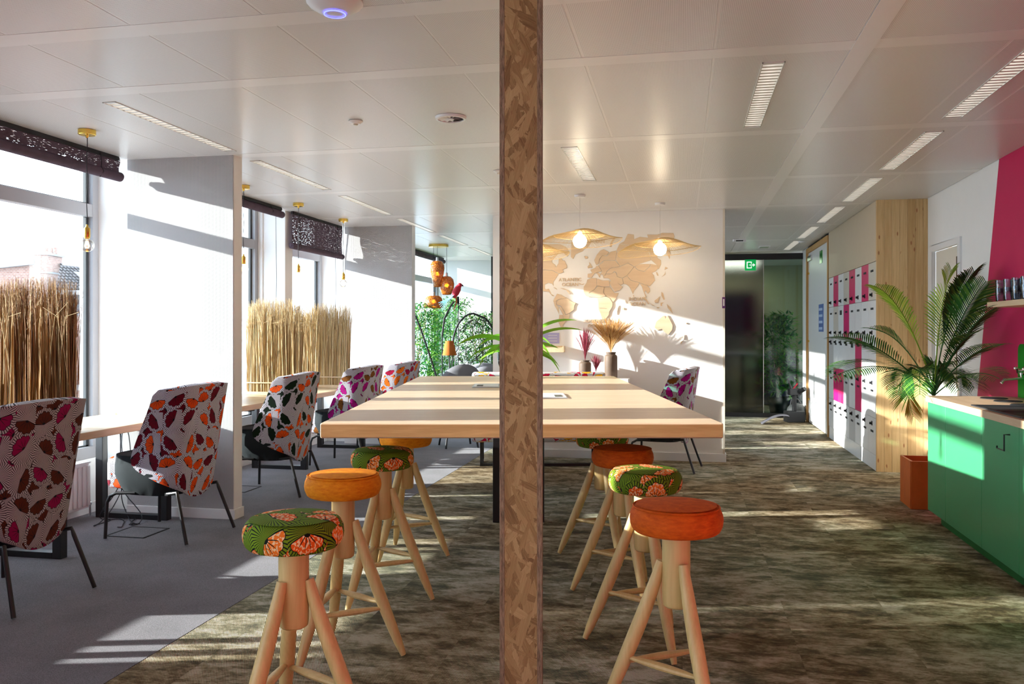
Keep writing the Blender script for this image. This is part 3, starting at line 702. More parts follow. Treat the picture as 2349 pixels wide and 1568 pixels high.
grass_screen('added pale dried grass sun blocker parallel to the window, hidden behind the near pillar', -4.33, 7.22, 1.05, .08, PI / 2, GRASS_L, 900, .93, 9)  # added where the pillar hides it, to end the sun band on the floor
grass_screen('darker straw dried grass divider before the far papered pillar', -4.04, 9.12, .66, .11, 0, GRASS_L, 1200, .92, 11)
# ------------------------------------------------------------------ RADIATOR, cables, floor hatches
t = thing('radiator', 'white ribbed panel radiator under the near window desk', 'radiator', (-4.43, 4.95, .07))
MB().box(-.03, .01, -.75, .75, 0, .34).build('body', WHITE2, t, bevel=.006)
rb = MB()
for k in range(30): y = -.74 + k * .05; rb.box(.0102, .022, y + .008, y + .04, .02, .32)
rb.build('ribs', WHITE2, t, bevel=.004)['kind'] = 'stuff'
MB().box(-.05, .024, -.755, .755, .34, .352).build('top_grille', WHITE2, t)
MB().tube([(0, .77, -.065), (0, .77, .05), (0, .74, .06)], .008, 8).ball(.016, (0, .77, .03)).build('valve', ALU, t, smooth=True)
t = thing('power_cables', 'tangle of thin black cables on the carpet below the near desk', 'cables', (-4.2, 5.6, .001))
rc = random.Random(5)
for k in range(4):
    pts = [Vector((.0 + k * .02, .15, .70))] + [Vector((rc.uniform(-.02, .06) + .02 * k, .15 - .02 * q, .70 - .17 * q)) for q in range(1, 4)]
    pts += [Vector((rc.uniform(-.05, .35), rc.uniform(-.25, .2), .006)) for _ in range(5)]
    sm = []
    for i in range(len(pts) - 1):
        for q in range(5): sm.append(pts[i].lerp(pts[i + 1], q / 5))
    sm = [sum(sm[max(0, i - 3):i + 4], Vector()) / len(sm[max(0, i - 3):i + 4]) for i in range(len(sm))]
    MB().tube(sm, .0035, 6).build('cable', CORD, t, smooth=True)
DL = plain('hatch_edge_rubber', (.022, .022, .026), .8); CG2 = carpet_grey()
for lab, (x, z) in (('near floor socket hatch with dark edging beside the second wing chair', (-2.62, 5.95)), ('floor socket hatch with dark edging behind the near pillar', (-2.45, 7.6)), ('far floor socket hatch with dark edging between far wing chairs', (-1.75, 8.35))):
    t = thing('floor_hatch', lab, 'floor hatch', C(x, z, .0012), 0)
    MB().box(-.15, .15, -.15, -.138, 0, .004).box(-.15, .15, .138, .15, 0, .004).box(-.15, -.138, -.138, .138, 0, .004).box(.138, .15, -.138, .138, 0, .004).build('rim', DL, t)
    MB().box(-.136, .136, -.136, .136, 0, .002).build('lid', CG2, t)
# ------------------------------------------------------------------ BLINDS
def blind(label, y0, y1, zb, roll=.036, x=-4.2):
    t = thing('woven_blind', label, 'blind', (x, y0, CE), 0, 'purple woven roller blinds')
    L = y1 - y0
    MB().grid(lambda u, v: Vector((.004 * math.sin(v * 9), .006 * math.sin(v * 6) + L * u * (1 - .0) , -(CE - zb - roll) * v)), 6, 12).build('woven_panel', BLINDW, t)
    MB().box(-.02, .012, .02, L - .02, -.03, 0).build('head_rail', BLACKP, t)
    m = MB()
    for k in range(3):
        pts = [(roll * .2 * k * math.cos(k), L * q - (.008 if q == 0 else -.008) * (k + 1), -(CE - zb - roll) + roll * .1 * k) for q in (0, 1)]
        m.tube(pts, roll * (1 - .25 * k), 16)
    m.build('rolled_cloth', BLINDR, t, smooth=True, angle=60)
    for q in (.12, .88):
        rp = MB().tube([(.014, L * q, -.01), (.016, L * q + .01, -(CE - zb) * .5), (.02, L * q, -(CE - zb - roll * 2)), (roll + .006, L * q, -(CE - zb - roll)), (.01, L * q, -(CE - zb) - .004), (-.02, L * q, -(CE - zb - roll))], .003, 6)
        rp.build('lift_cord', CORD, t)
    return t
blind('wide purple woven blind at the left frame edge, rolled up above the near window', 3.82, 5.75, 2.545)
blind('short rolled-up purple blind behind the near pillar', 6.2, 8.42, 2.62)
blind('purple woven blind hanging lowest, above the window before the far pillar', 8.66, 10.06, 2.315, .034)
blind('thin rolled purple blind above the farthest window', 10.5, 14.7, 2.63)
blind('purple woven blind nearest the camera, outside the view', 2.5, 3.3, 2.5)
for i, y in enumerate((8.5, 10.1)):
    tag(MB().tube([(-4.30, y - .02, CE), (-4.3, y, 2.0), (-4.31, y, 1.3)], .0025, 6).build('blind_pull_cord', CORD), ('thin pull cord hanging beside the post between the windows', 'thin pull cord hanging beside the blind near the far pillar')[i], 'cord')
# ------------------------------------------------------------------ BULB PENDANTS
def pendant(x, y, zb, label, first=None):
    if first: return dup(first, (x, y, CE - .002), 0, label)
    t = thing('bulb_pendant', label, 'lamp', (x, y, CE - .002), 0, 'brass bulb pendants over the window desks')
    MB().lathe([(.0001, -.032), (.05, -.032), (.055, -.028), (.055, 0)], 32).build('canopy', BRASS, t, smooth=True)
    MB().lathe([(.0001, -.05), (.007, -.05), (.012, -.032)], 16).build('cord_grip', BRASS, t, smooth=True)
    d = zb - CE
    MB().tube([(.002 * math.sin(k * 1.3), .002 * math.cos(k), -.04 + (d + .13 + .04) * k / 12) for k in range(13)], .0028, 6).build('cord', CORD, t, smooth=True)
    s_ = MB().lathe([(.0001, d + .135), (.006, d + .135), (.010, d + .118), (.018, d + .113), (.020, d + .105), (.020, d + .055), (.017, d + .045), (.0001, d + .045)], 20).build('socket', BRASS, t, smooth=True)
    g = MB().lathe([(.015, d + .05), (.018, d + .035)] + [(.045 * math.sin(a), d + .045 * math.cos(a)) for a in [PI * (.2 + .8 * k / 12) for k in range(13)]], 24).build('glass_bulb', BULBG, t, smooth=True)
    f = MB()
    for k in range(6):
        a = k * PI / 3; f.tube([(.006 * math.cos(a), .006 * math.sin(a), d + .03), (.014 * math.cos(a + .5), .014 * math.sin(a + .5), d - .005), (.008 * math.cos(a + 1), .008 * math.sin(a + 1), d - .02)], .0022, 5)
    f.build('filament', FILA, g)
    return t
P0 = None
for (x, y), lab in zip(((-3.84, 4.93), (-3.90, 7.07), (-3.88, 8.15), (-3.90, 9.38)), ('nearest brass pendant with globe bulb, hanging before the left window', 'brass pendant with globe bulb at the near pillar edge', 'brass pendant bulb before the lowest purple blind, third from camera', 'farthest brass bulb pendant, hanging at the right end of the low blind')):
    o = pendant(x, y, 1.975, lab, P0); P0 = P0 or o
for i, (x, y) in enumerate(((-3.84, 4.93), (-3.88, 8.15))): pass
# ------------------------------------------------------------------ WORLD MAP
def wallpt(cx, cy):                                        # crop pixels of the map -> wall coordinates (x, z)
    x, y = 1240 + cx / 5.593, 500 + cy / 5.593; k = (x - CX) / F
    Z = YM / (CT + ST * k); X = k * Z
    return X * CT - Z * ST, H + (HY - y) * Z / F
PIECES = [
 [(-60,340),(250,335),(330,370),(375,440),(345,495),(290,440),(240,430),(150,480),(60,490),(-60,490)],
 [(-160,498),(150,498),(205,455),(240,440),(150,540),(150,570),(190,600),(200,628),(232,580),(235,520),(260,512),(290,545),(310,545),(340,610),(338,642),(300,655),(285,662),(298,690),(268,706),(236,712),(150,668),(-160,655)],
 [(-160,660),(150,672),(234,718),(200,770),(165,820),(166,870),(148,840),(100,830),(60,850),(20,862),(-40,860),(-160,800)],
 [(-40,864),(56,852),(55,900),(70,915),(108,905),(122,935),(140,975),(172,992),(178,1002),(150,996),(108,945),(40,940),(-20,900)],
 [(165,885),(200,900),(218,918),(182,900)], [(250,895),(300,903),(362,930),(386,975),(366,972),(330,922),(290,912)],
 [(214,970),(270,985),(310,1013),(342,1020),(300,1033),(250,1036),(212,1052),(190,1072),(167,1052),(190,1010)],
 [(163,1058),(212,1056),(203,1110),(232,1142),(238,1232),(215,1182),(185,1132)],
 [(252,1040),(345,1026),(380,1060),(455,1090),(432,1130),(430,1175),(372,1218),(332,1236),(305,1188),(265,1128),(208,1108),(216,1060)],
 [(240,1144),(262,1134),(300,1192),(326,1242),(376,1224),(374,1270),(345,1310),(324,1330),(300,1300),(290,1240)],
 [(242,1240),(286,1242),(298,1302),(320,1334),(287,1370),(291,1432),(262,1402),(232,1340)],
 [(400,300),(470,262),(640,256),(660,300),(600,380),(560,402),(540,425),(490,445),(450,465),(420,525),(390,500),(390,430)],
 [(560,490),(605,490),(611,514),(580,524)], [(962,254),(925,310),(914,370),(886,370),(896,318),(930,262)],
 [(625,565),(645,590),(666,625),(655,640),(632,636),(610,645),(603,622),(625,600)],
 [(690,540),(722,470),(770,415),(810,400),(882,440),(850,478),(790,480),(756,528),(744,590),(716,600),(700,572)],
 [(605,716),(664,706),(640,666),(700,640),(720,612),(742,612),(768,650),(785,682),(740,692),(700,706),(672,740),(655,768),(605,762)],
 [(744,606),(800,566),(812,544),(960,546),(1000,590),(1018,622),(900,640),(852,680),(835,720),(820,752),(806,760),(798,728),(772,716),(790,682)],
 [(705,706),(740,696),(772,722),(762,742),(768,762),(752,758),(730,716)],
 [(793,482),(850,490),(900,432),(968,416),(984,450),(966,500),(963,540),(812,540),(757,590),(757,532)],
 [(976,412),(1012,332),(1080,342),(1290,392),(1388,430),(1418,540),(1300,578),(1264,588),(1204,622),(1120,574),(1022,618),(1000,582),(968,540),(970,500),(988,450)],
 [(1072,300),(1120,202),(1198,212),(1200,272),(1276,240),(1380,252),(1368,212),(1500,212),(1560,190),(1704,192),(1720,240),(1650,372),(1665,450),(1655,526),(1622,462),(1600,400),(1500,480),(1500,512),(1545,540),(1547,592),(1515,660),(1496,604),(1422,540),(1392,428),(1292,388),(1082,338),(1014,328)],
 [(1208,624),(1266,592),(1396,588),(1410,610),(1330,683),(1250,664)],
 [(1202,628),(1248,668),(1332,688),(1414,612),(1402,586),(1492,602),(1510,642),(1480,680),(1432,702),(1438,720),(1454,732),(1470,800),(1402,874),(1342,858),(1272,828),(1162,798),(1112,738),(1160,680)],
 [(902,644),(1020,626),(1120,578),(1200,626),(1158,678),(1108,738),(1050,768),(986,752),(976,700),(950,682),(928,700),(904,720),(880,712),(856,716),(840,714),(856,684)],
 [(838,722),(900,718),(930,702),(960,694),(986,756),(1046,772),(1064,840),(1032,860),(1000,840),(972,812),(1012,852),(1055,882),(1020,922),(952,945),(884,832),(902,795),(872,772),(804,770)],
 [(1054,772),(1110,742),(1160,802),(1268,832),(1250,870),(1202,930),(1186,975),(1152,900),(1132,870),(1100,850),(1068,843)],
 [(1272,834),(1340,862),(1362,858),(1402,902),(1405,940),(1376,970),(1346,930),(1332,950),(1362,1015),(1346,1010),(1320,940),(1302,880)],
 [(1480,690),(1500,700),(1515,740),(1494,734)], [(1600,625),(1636,640),(1590,665)], [(1600,680),(1600,722),(1550,756),(1590,718)],
 [(1550,945),(1572,960),(1595,1045),(1576,1045),(1550,990)], [(1460,1060),(1500,1030),(1530,1000),(1512,1088),(1470,1086)],
 [(1320,1005),(1348,1022),(1396,1100),(1380,1100),(1332,1032)], [(1410,1098),(1472,1128),(1440,1122)], [(1540,1085),(1582,1080),(1556,1104),(1562,1126),(1540,1124)], [(1485,1140),(1530,1144),(1506,1160)],
 [(1620,1100),(1672,1150),(1700,1230),(1665,1190),(1630,1150)],
 [(1570,1252),(1592,1250),(1604,1290),(1630,1245),(1665,1310),(1697,1375),(1690,1432),(1642,1496),(1600,1470),(1560,1420),(1500,1440),(1460,1400),(1480,1330)],
 [(1838,1490),(1848,1545),(1830,1560),(1840,1530)], [(1800,1590),(1826,1566),(1812,1604),(1790,1612)], [(1870,1335),(1884,1352),(1862,1358)],
 [(600,790),(660,770),(718,770),(722,868),(690,918),(622,960),(640,1003),(620,1015),(580,1000),(550,950),(555,880),(590,830)],
 [(724,775),(800,800),(880,800),(888,876),(820,882),(726,868)],
 [(692,922),(736,872),(818,887),(803,950),(838,1000),(750,1022),(642,1010),(626,965)],
 [(822,888),(890,882),(950,960),(1002,960),(972,1030),(930,1080),(887,1018),(842,1003),(808,950)],
 [(722,1024),(840,1006),(884,1022),(924,1082),(924,1130),(850,1160),(740,1152),(742,1090)],
 [(736,1156),(850,1163),(872,1122),(924,1134),(882,1200),(880,1240),(832,1300),(790,1302),(770,1230)],
 [(1002,1115),(990,1190),(975,1240),(986,1160)], [(1086,1050),(1100,1070),(1090,1095)], [(1050,1150),(1078,1150),(1072,1178),(1044,1172)], [(1186,985),(1200,992),(1192,1010)], [(495,830),(530,848),(566,838),(540,856),(500,846)]]
t = thing('world_map', 'light wooden cut-out world map mounted on the white wall', 'wall map', (-.9, YM, 1.9))
rm = random.Random(2)
for p in PIECES:
    q = [wallpt(*a) for a in p]; th = rm.uniform(.006, .012)
    ar = sum(a[0] * b[1] - b[0] * a[1] for a, b in zip(q, q[1:] + q[:1])) / 2
    if ar < 0: q = q[::-1]
    MB().prism([(a + .9, b - 1.9) for a, b in q], -.001, -th, lambda x, z, y: (x, y, z)).build('map_piece', MAPW, t, bevel=.0015, seg=1)
for s, a, b in (('ATLANTIC\nOCEAN', 380, 822), ('INDIAN\nOCEAN', 1240, 1070), ('SOUTHERN\nOCEAN', 712, 1350), ('ARCTIC\nOCEAN', 716, 272)):
    x, z = wallpt(a, b); text_mesh(s, .054, .004, MAPW, 'map_lettering', t, (x + .9, -.008, z - 1.9), (PI / 2, 0, 0))
# notice, little box shelf and corner sign on the map wall
def onwall(x, y):
    k = (x - CX) / F; Z = YM / (CT + ST * k); return k * Z * CT - Z * ST, H + (HY - y) * Z / F
x, z = onwall(1264, 775)
t = thing('wall_notice', 'pale lilac printed notice on the map wall right of the column', 'notice', (x, YM, z)); LIL = plain('lilac_paper', (.42, .40, .66), .6)
MB().box(-.095, .095, -.004, -.0005, -.06, .06).build('sheet', LIL, t)
for j in range(3): MB().box(-.03, .07, -.005, -.004, .028 - j * .032, .034 - j * .032).build('printed_line', WHITE2, t)
x, z = onwall(1272, 800)
t = thing('wall_box', 'small open wooden box fixed to the map wall below the notice', 'wall box', (x, YM, z))
MB().box(-.12, .12, -.12, -.001, -.035, -.023).box(-.12, -.108, -.12, -.001, -.023, .035).box(.108, .12, -.12, -.001, -.023, .035).box(-.108, .108, -.012, -.001, -.023, .035).box(-.108,.108,-.12,-.108,-.023,.02).build('box_panels', DESKW, t, bevel=.002)
t = thing('corner_sign', 'small purple and white sign on the outer corner of the map wall', 'sign', (.448, YM + .08, 1.72)); MB().box(0, .004, -.07, .07, -.06, .06).box(-.03, .0, -.094, -.09, -.06, .06).build('plate', plain('purple_sign', (.12, .02, .16), .4), t)
MB().box(-.022, -.006, -.0955, -.094, -.035, .04).build('white_mark', WHITE2, t)
# ------------------------------------------------------------------ CONSOLE, VASES
t = thing('console_shelf', 'narrow white console behind the printed sofa, carrying stoneware vases', 'console', (-.35, YM - .16, 0))
MB().box(-1.25, -.22, -.13, .13, .86, .90).build('top', WHITE2, t, bevel=.003)
for x in (-1.2, -.25): MB().box(x - .02, x + .02, -.12, .12, 0, .86).build('side_panel', WHITE2, t)
def vase(label, x, y, prof, rr=1):
    t = thing('stoneware_vase', label, 'vase', (x, y, .9005)); MB().lathe(prof, 32).build('body', STONE, t, smooth=True, angle=50)
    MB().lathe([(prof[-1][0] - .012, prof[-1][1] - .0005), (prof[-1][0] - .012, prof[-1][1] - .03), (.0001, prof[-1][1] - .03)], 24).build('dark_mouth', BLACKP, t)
    return t
def pv(r, h, nr): return [(.0001, 0), (r * .92, 0), (r, .01), (r, h * .80), (r * .93, h * .87), (nr, h * .91), (nr, h * .94), (nr * 1.12, h * .955), (nr * 1.12, h)]
vx = {}
for key, px_, r, h, nr, lab in (('a', 1342, .067, .195, .045, 'squat brown stoneware jar left of the small one on the console'), ('c', 1401.5, .070, .285, .048, 'tall brown stoneware vase, rightmost on the console')):
    k = (px_ - CX) / F; yy = YM - .15; Z = yy / (CT + ST * k); x = k * Z * CT - Z * ST; vx[key] = x; vase(lab, x, yy, pv(r, h, nr))
k = (1367 - CX) / F; yy = YM - .15; Z = yy / (CT + ST * k); x = k * Z * CT - Z * ST; vx['b'] = x
vase('low brown stoneware candle pot between the two larger vases', x, yy, [(.0001, 0), (.045, 0), (.048, .005), (.048, .03), (.025, .034), (.014, .045), (.014, .06), (.018, .065)])
def plumes(name, label, x, z0, n, h, spread, mat, seed, fat=.006, y=YM - .15, lean=0):
    r = random.Random(seed); t = thing(name, label, 'dried flowers', (x, y, z0))
    stem = MB(); pl = MB()
    for i in range(n):
        a = r.uniform(0, 2 * PI); s = r.uniform(.1, 1) * spread; hh = h * r.uniform(.7, 1.05); ex, ey = math.cos(a) * s + lean, math.sin(a) * s * .3
        P = [Vector((ex * k ** 1.7, ey * k ** 1.7, hh * (k - .12 * k * k * abs(ex) / max(.01, spread)))) for k in [q / 7 for q in range(8)]]
        stem.tube(P, .0013, 4)
        for j in range(44):
            q = P[3].lerp(P[5], j / 22) if j < 22 else P[5].lerp(P[7], (j - 22) / 22); d = (P[7] - P[4]).normalized()
            side = Vector((r.gauss(0, 1), r.gauss(0, .4), r.gauss(0, .4))).normalized() * fat * r.uniform(.5, 1.3)
            e = q + side + d * r.uniform(.03, .07); wv = Vector((.0011, 0, 0))
            pl.add([q - wv, q + wv, e], [(0, 1, 2)])
    tag(stem.build('stems', mat, t), kind='stuff'); tag(pl.build('plumes', mat, t), kind='stuff'); return t
plumes('pampas_grass', 'spreading golden brown pampas grass in the tall vase', vx['c'], 1.165, 150, .37, .27, GOLDG, 4, .013, lean=.02)
plumes('dried_burgundy_grass', 'upright dried burgundy grass in the squat jar', vx['a'], 1.075, 44, .34, .12, BURG, 6, .010)
plumes('dried_burgundy_tuft', 'short burgundy tuft in the low pot between the vases', vx['b'], .955, 30, .16, .045, BURG, 8, .004)
# ------------------------------------------------------------------ GLASS VASE WITH SPIDER PLANT on the far table end
px_ = C(.045, 8.35, ZT + .001)
t = thing('glass_vase', 'large pale green glass vase on the far table end behind the column', 'vase', px_, TH)
MB().lathe([(.0001, 0), (.10, 0), (.15, .05), (.185, .15), (.19, .23), (.17, .32), (.14, .36), (.15, .375), (.14, .375), (.13, .36), (.16, .31), (.178, .23), (.172, .15), (.14, .06), (.09, .012), (.0001, .012)], 40).build('body', VASEG, t, smooth=True)
t = thing('spider_plant', 'long arching green leaves of the plant in the glass vase', 'plant', px_ + Vector((0, 0, .16)), TH)
rs = random.Random(12)
def leafblade(p0, az, el, L, W, droop, mat, parent, n=12, name='leaf', fold=.25, roll=0):
    m = MB(); d = Vector((math.cos(az) * math.cos(el), math.sin(az) * math.cos(el), math.sin(el))); p = Vector(p0); pts = []
    for i in range(n + 1):
        pts.append(p.copy()); p = p + d * (L / n); d = (d + Vector((0, 0, -droop / n))).normalized()
    sd = (Vector((-math.sin(az), math.cos(az), 0)) * math.cos(roll) + Vector((0, 0, 1)) * math.sin(roll)).normalized(); vs = []
    for i, q in enumerate(pts):
        k = i / n; w_ = W * (math.sin(PI * min(1, .18 + .82 * k)) ** .75 if k < 1 else 0) + .0006
        vs += [q - sd * w_ + Vector((0, 0, w_ * fold)), q, q + sd * w_ + Vector((0, 0, w_ * fold))]
    fs = [(3 * i + j, 3 * i + j + 1, 3 * i + j + 4, 3 * i + j + 3) for i in range(n) for j in range(2)]
    return m.add(vs, fs).build(name, mat, parent, smooth=True, angle=80)
SPL = [(-.05, .95, .70, 1.3), (.02, .75, .72, 1.1), (.25, .5, .45, 1.0), (-.3, .35, .5, 1.6), (.1, .1, .42, .9), (-.15, 1.15, .45, 2.8), (PI + .05, .75, .66, 1.6), (PI - .15, .45, .55, 1.5), (PI + .3, .95, .5, 2.3), (PI, .2, .4, 1.0), (PI - .3, 1.1, .42, 2.4),
       (.6, .9, .5, 2.0), (-.7, .8, .5, 2.2), (2.3, .9, .5, 1.8), (-2.3, .7, .5, 2.4), (1.4, 1.1, .5, 1.5), (-1.5, 1.1, .5, 2.2), (.15, .35, .55, 2.0), (PI - .05, .6, .5, 2.6)]
for i, (a, e, L, dr) in enumerate(SPL): leafblade((0, 0, .10), a, e, L, .024, dr, SPID, t, roll=(.9, -.7, 1.1, .5)[i % 4])
rt = MB()
for k in range(40):
    a = rs.uniform(0, 6.28); r0 = rs.uniform(.01, .1); rt.tube([(0, 0, .1), (r0 * math.cos(a) * .6, r0 * math.sin(a) * .6, .02), (r0 * math.cos(a), r0 * math.sin(a), -.11)], .0016, 4)
tag(rt.build('roots', SPID, t), kind='stuff')
# ------------------------------------------------------------------ RATTAN PENDANTS
def rattan(label, Zc, xpx, zc, R0, seed, rz=0):
    x_ = (xpx - CX) / F * Zc; t = thing('rattan_pendant', label, 'lamp', C(x_, Zc, CE - .002), TH + rz, 'rattan hat pendants before the map')
    d = zc - CE; r = random.Random(seed)
    MB().lathe([(.0001, -.022), (.05, -.022), (.055, 0)], 24).build('canopy', WHITE2, t, smooth=True)
    MB().tube([(0, 0, -.02), (0, 0, d + .02)], .0028, 6).build('cord', WCORD, t)
    def surf(rad, a):
        k = rad / R0; s = math.cos(a)
        z = d - .085 * k ** 1.3 - .03 * k * k * (1 - s) - .05 * k ** 2 * abs(math.sin(a)) + .012 * math.sin(k * 2 * PI) * s
        return Vector((rad * math.cos(a), rad * math.sin(a), z))
    m = MB(); n = 150
    for i in range(n):
        a = 2 * PI * i / n + r.uniform(-.008, .008); rmx = R0 * (1 + .05 * math.sin(3 * a)) * r.uniform(.98, 1.02)
        m.tube([surf(.03 + (rmx - .03) * k / 7, a) for k in range(8)], .0013, 3, caps=False)
        m.tube([surf(.03 + (rmx * .62 - .03) * k / 4, a + .02) for k in range(5)], .0012, 3, caps=False)
    sh = m.build('shade_fibres', RATTAN, t); sh['kind'] = 'stuff'
    rg = MB()
    for q in (.12, .33, .62, 1.0):
        rg.tube([surf(R0 * q * (1 + (.05 * math.sin(3 * 2 * PI * i / 60) if q == 1 else 0)), 2 * PI * i / 60) for i in range(61)], .0028, 5, caps=False)
    rg.build('shade_rings', RATTAN, t)
    MB().lathe([(.0001, d + .0), (.022, d), (.022, d - .05), (.0001, d - .05)], 16).build('socket', WHITE2, t)
    MB().lathe([(.022, d - .045), (.028, d - .062)] + [(.067 * math.sin(a), d - .12 + .067 * math.cos(a)) for a in [PI * (.18 + .82 * k / 12) for k in range(13)]], 28).build('opal_bulb', OPAL, t, smooth=True)
    return t
rattan('rattan hat pendant with glowing globe nearest to the column on its right', 8.23, 1330, 2.405, .41, 1)
rattan('rightmost rattan hat pendant with glowing globe, before the map', 8.73, 1514, 2.375, .42, 2)
rattan('rattan hat pendant half hidden by the column', 9.0, 1228, 2.34, .36, 3)
# ------------------------------------------------------------------ CEILING FITTINGS
t = thing('access_point', 'white dome ceiling device with a glowing blue ring at the top', 'wifi access point', C((768 - CX) / F * 3.42, 3.42, CE - .002)); 
MB().lathe([(.0001, -.050), (.03, -.049), (.07, -.038), (.102, -.018), (.113, -.005), (.113, 0)], 48).build('dome', WHITE2, t, smooth=True)
MB().lathe([(.041, -.0500), (.041, -.0515), (.044, -.0510), (.044, -.0485)], 48, cap=False).build('blue_ring', emit('blue_led_ring', (.10, .12, 1), 2.0), t, smooth=True)
def ceilpt(x, y): Z = (CE - H) * F / (HY - y); return C((x - CX) / F * Z, Z, CE - .002)
t = thing('air_vent', 'round white ceiling air diffuser with radial blades', 'air vent', ceilpt(1034, 268), 0)
MB().lathe([(.080, -.006), (.080, -.016), (.092, -.014), (.097, 0), (.08, 0)], 40, cap=False).build('rim', WHITE2, t, smooth=True)
MB().cyl(.08, -.003, -.001, 32).build('dark_opening', BLACKP, t); MB().cyl(.02, -.017, -.006, 20).build('hub', WHITE2, t)
for k in range(12):
    a = k * PI / 6; MB().add([(.018 * math.cos(a), .018 * math.sin(a), -.012), (.082 * math.cos(a), .082 * math.sin(a), -.013), (.082 * math.cos(a + .26), .082 * math.sin(a + .26), -.004), (.018 * math.cos(a + .26), .018 * math.sin(a + .26), -.004)], [(0, 1, 2, 3)]).build('vane', WHITE2, t)
sd0 = None
for (x, y), lab in (((816, 277), 'small round ceiling detector nearest the camera, left of the air vent'), ((1144, 391), 'small round ceiling detector just left of the column'), ((1273, 493), 'small round ceiling detector just right of the column'), ((1838, 553), 'round ceiling detector above the corridor lockers')):
    if sd0 is None:
        sd0 = thing('ceiling_detector', lab, 'smoke detector', ceilpt(x, y), 0, 'ceiling detectors'); MB().lathe([(.0001, -.020), (.028, -.018), (.038, -.008), (.045, -.006), (.045, 0)], 28).build('base', WHITE2, sd0, smooth=True); MB().lathe([(.0001, -.028), (.012, -.026), (.016, -.019)], 16).build('sensor', CREAM, sd0, smooth=True)
    else: dup(sd0, ceilpt(x, y), 0, lab)
t = thing('corridor_sensor', 'flat white box on the corridor ceiling', 'sensor', ceilpt(1696, 548)); MB().box(-.09, .09, -.05, .05, -.045, 0).build('box', WHITE2, t, bevel=.006); MB().box(-.05, .05, -.052, -.05, -.035, -.02).build('slot', BLACKP, t)
t = thing('ceiling_plate', 'greenish square ceiling plate near the glass front', 'ceiling plate', ceilpt(1753, 565)); MB().box(-.08, .08, -.14, .14, -.012, 0).build('frame', WHITE2, t, bevel=.003); MB().box(-.065, .065, -.12, .12, -.014, -.012).build('panel', plain('pale_green_plate', (.35, .42, .32), .4), t)
def camr(label, p, rz):
    t = thing('security_camera', label, 'security camera', p, rz); MB().box(-.045, .045, -.02, 0, -.05, .06).build('wall_plate', WHITE2, t, bevel=.012, seg=3)
    MB().tube([(0, -.02, .01), (0, -.05, .0), (0, -.12, -.015)], [.03, .034, .034], 20).build('body', WHITE2, t, smooth=True); MB().tube([(0, -.119, -.015), (0, -.124, -.0155)], .026, 20).build('lens', BLACKP, t); return t
pz = C((932 - CX) / F * 10.8, 10.8)
camr('white wall camera high on the far papered pillar', Vector((-3.42, 10.313, 2.58)), 0)
camr('white wall camera high on the end wall beyond', Vector((-3.45, YE - .001, 2.60)), .3)
# exit sign hanging before the glass
t = thing('exit_sign', 'green square exit sign with white door and arrow on the glass front', 'sign', at(1721, 608, 14.1)); GS = emit('green_exit_face', (.0, .30, .06), .35); t.rotation_euler = (0, 0, 0); t.location.y = YG - .03
MB().box(-.09, .09, -.012, 0, -.09, .09).build('plate', GS, t); wm = emit('white_exit_mark', (.75, .85, .78), .5)
MB().box(-.06, -.045, -.016, -.012, -.055, .055).box(-.045, .02, -.016, -.012, .042, .055).box(-.045, .02, -.016, -.012, -.055, -.042).box(.008, .02, -.016, -.012, .02, .042).box(.008, .02, -.016, -.012, -.042, -.02).build('door_mark', wm, t)
MB().box(-.015, .055, -.016, -.012, -.006, .006).prism([(.045, -.026), (.075, 0), (.045, .026), (.04, .02), (.058, 0), (.04, -.02)], -.016, -.012, lambda x, z, y: (x, y, z)).build('arrow_mark', wm, t)
# ------------------------------------------------------------------ AMBER PENDANT CLUSTER
Zc = 12.9; cp = C((1006 - CX) / F * Zc, Zc, CE - .002)
t = thing('amber_glass_pendant', 'cluster lamp with three amber mosaic glass shades on a brass plate', 'lamp', cp, TH)
MB().cyl(.15, -.035, 0, 32).build('canopy', BRASS, t, smooth=True)
def shade(dx, dy, ztop, prof, name='glass_shade'):
    MB().tube([(dx, dy, -.03), (dx, dy, ztop + .02)], .003, 5).build('cord', CORD, t); MB().lathe([(.0001, ztop + .05), (.016, ztop + .05), (.02, ztop), (.0001, ztop)], 16, (dx, dy, 0)).build('cap', ALU, t)
    o = MB().lathe([(r, ztop - z) for r, z in prof], 32, (dx, dy, 0), cap=False).build(name, AMBER, t, smooth=True)
    so = o.modifiers.new('s', 'SOLIDIFY'); so.thickness = .004
    zz = ztop - max(z for _, z in prof) * .5; MB().ball(.03, (dx, dy, zz), 12, 8).build('bulb', emit('warm_bulb', (1, .55, .15), 14), t)
S_ = Zc / F
shade(-.02, 0, -.24, [(.02, 0), (.07, .01), (.105, .06), (.11, .12), (.10, .2), (.075, .3), (.06, .38), (.06, .40)])
shade(.12, .05, -.47, [(.02, 0), (.06, .01), (.10, .05), (.115, .12), (.11, .18), (.08, .26), (.065, .285)])
shade(-.07, -.06, -.77, [(.02, 0), (.09, .008), (.125, .04), (.14, .10), (.15, .16), (.14, .19)])
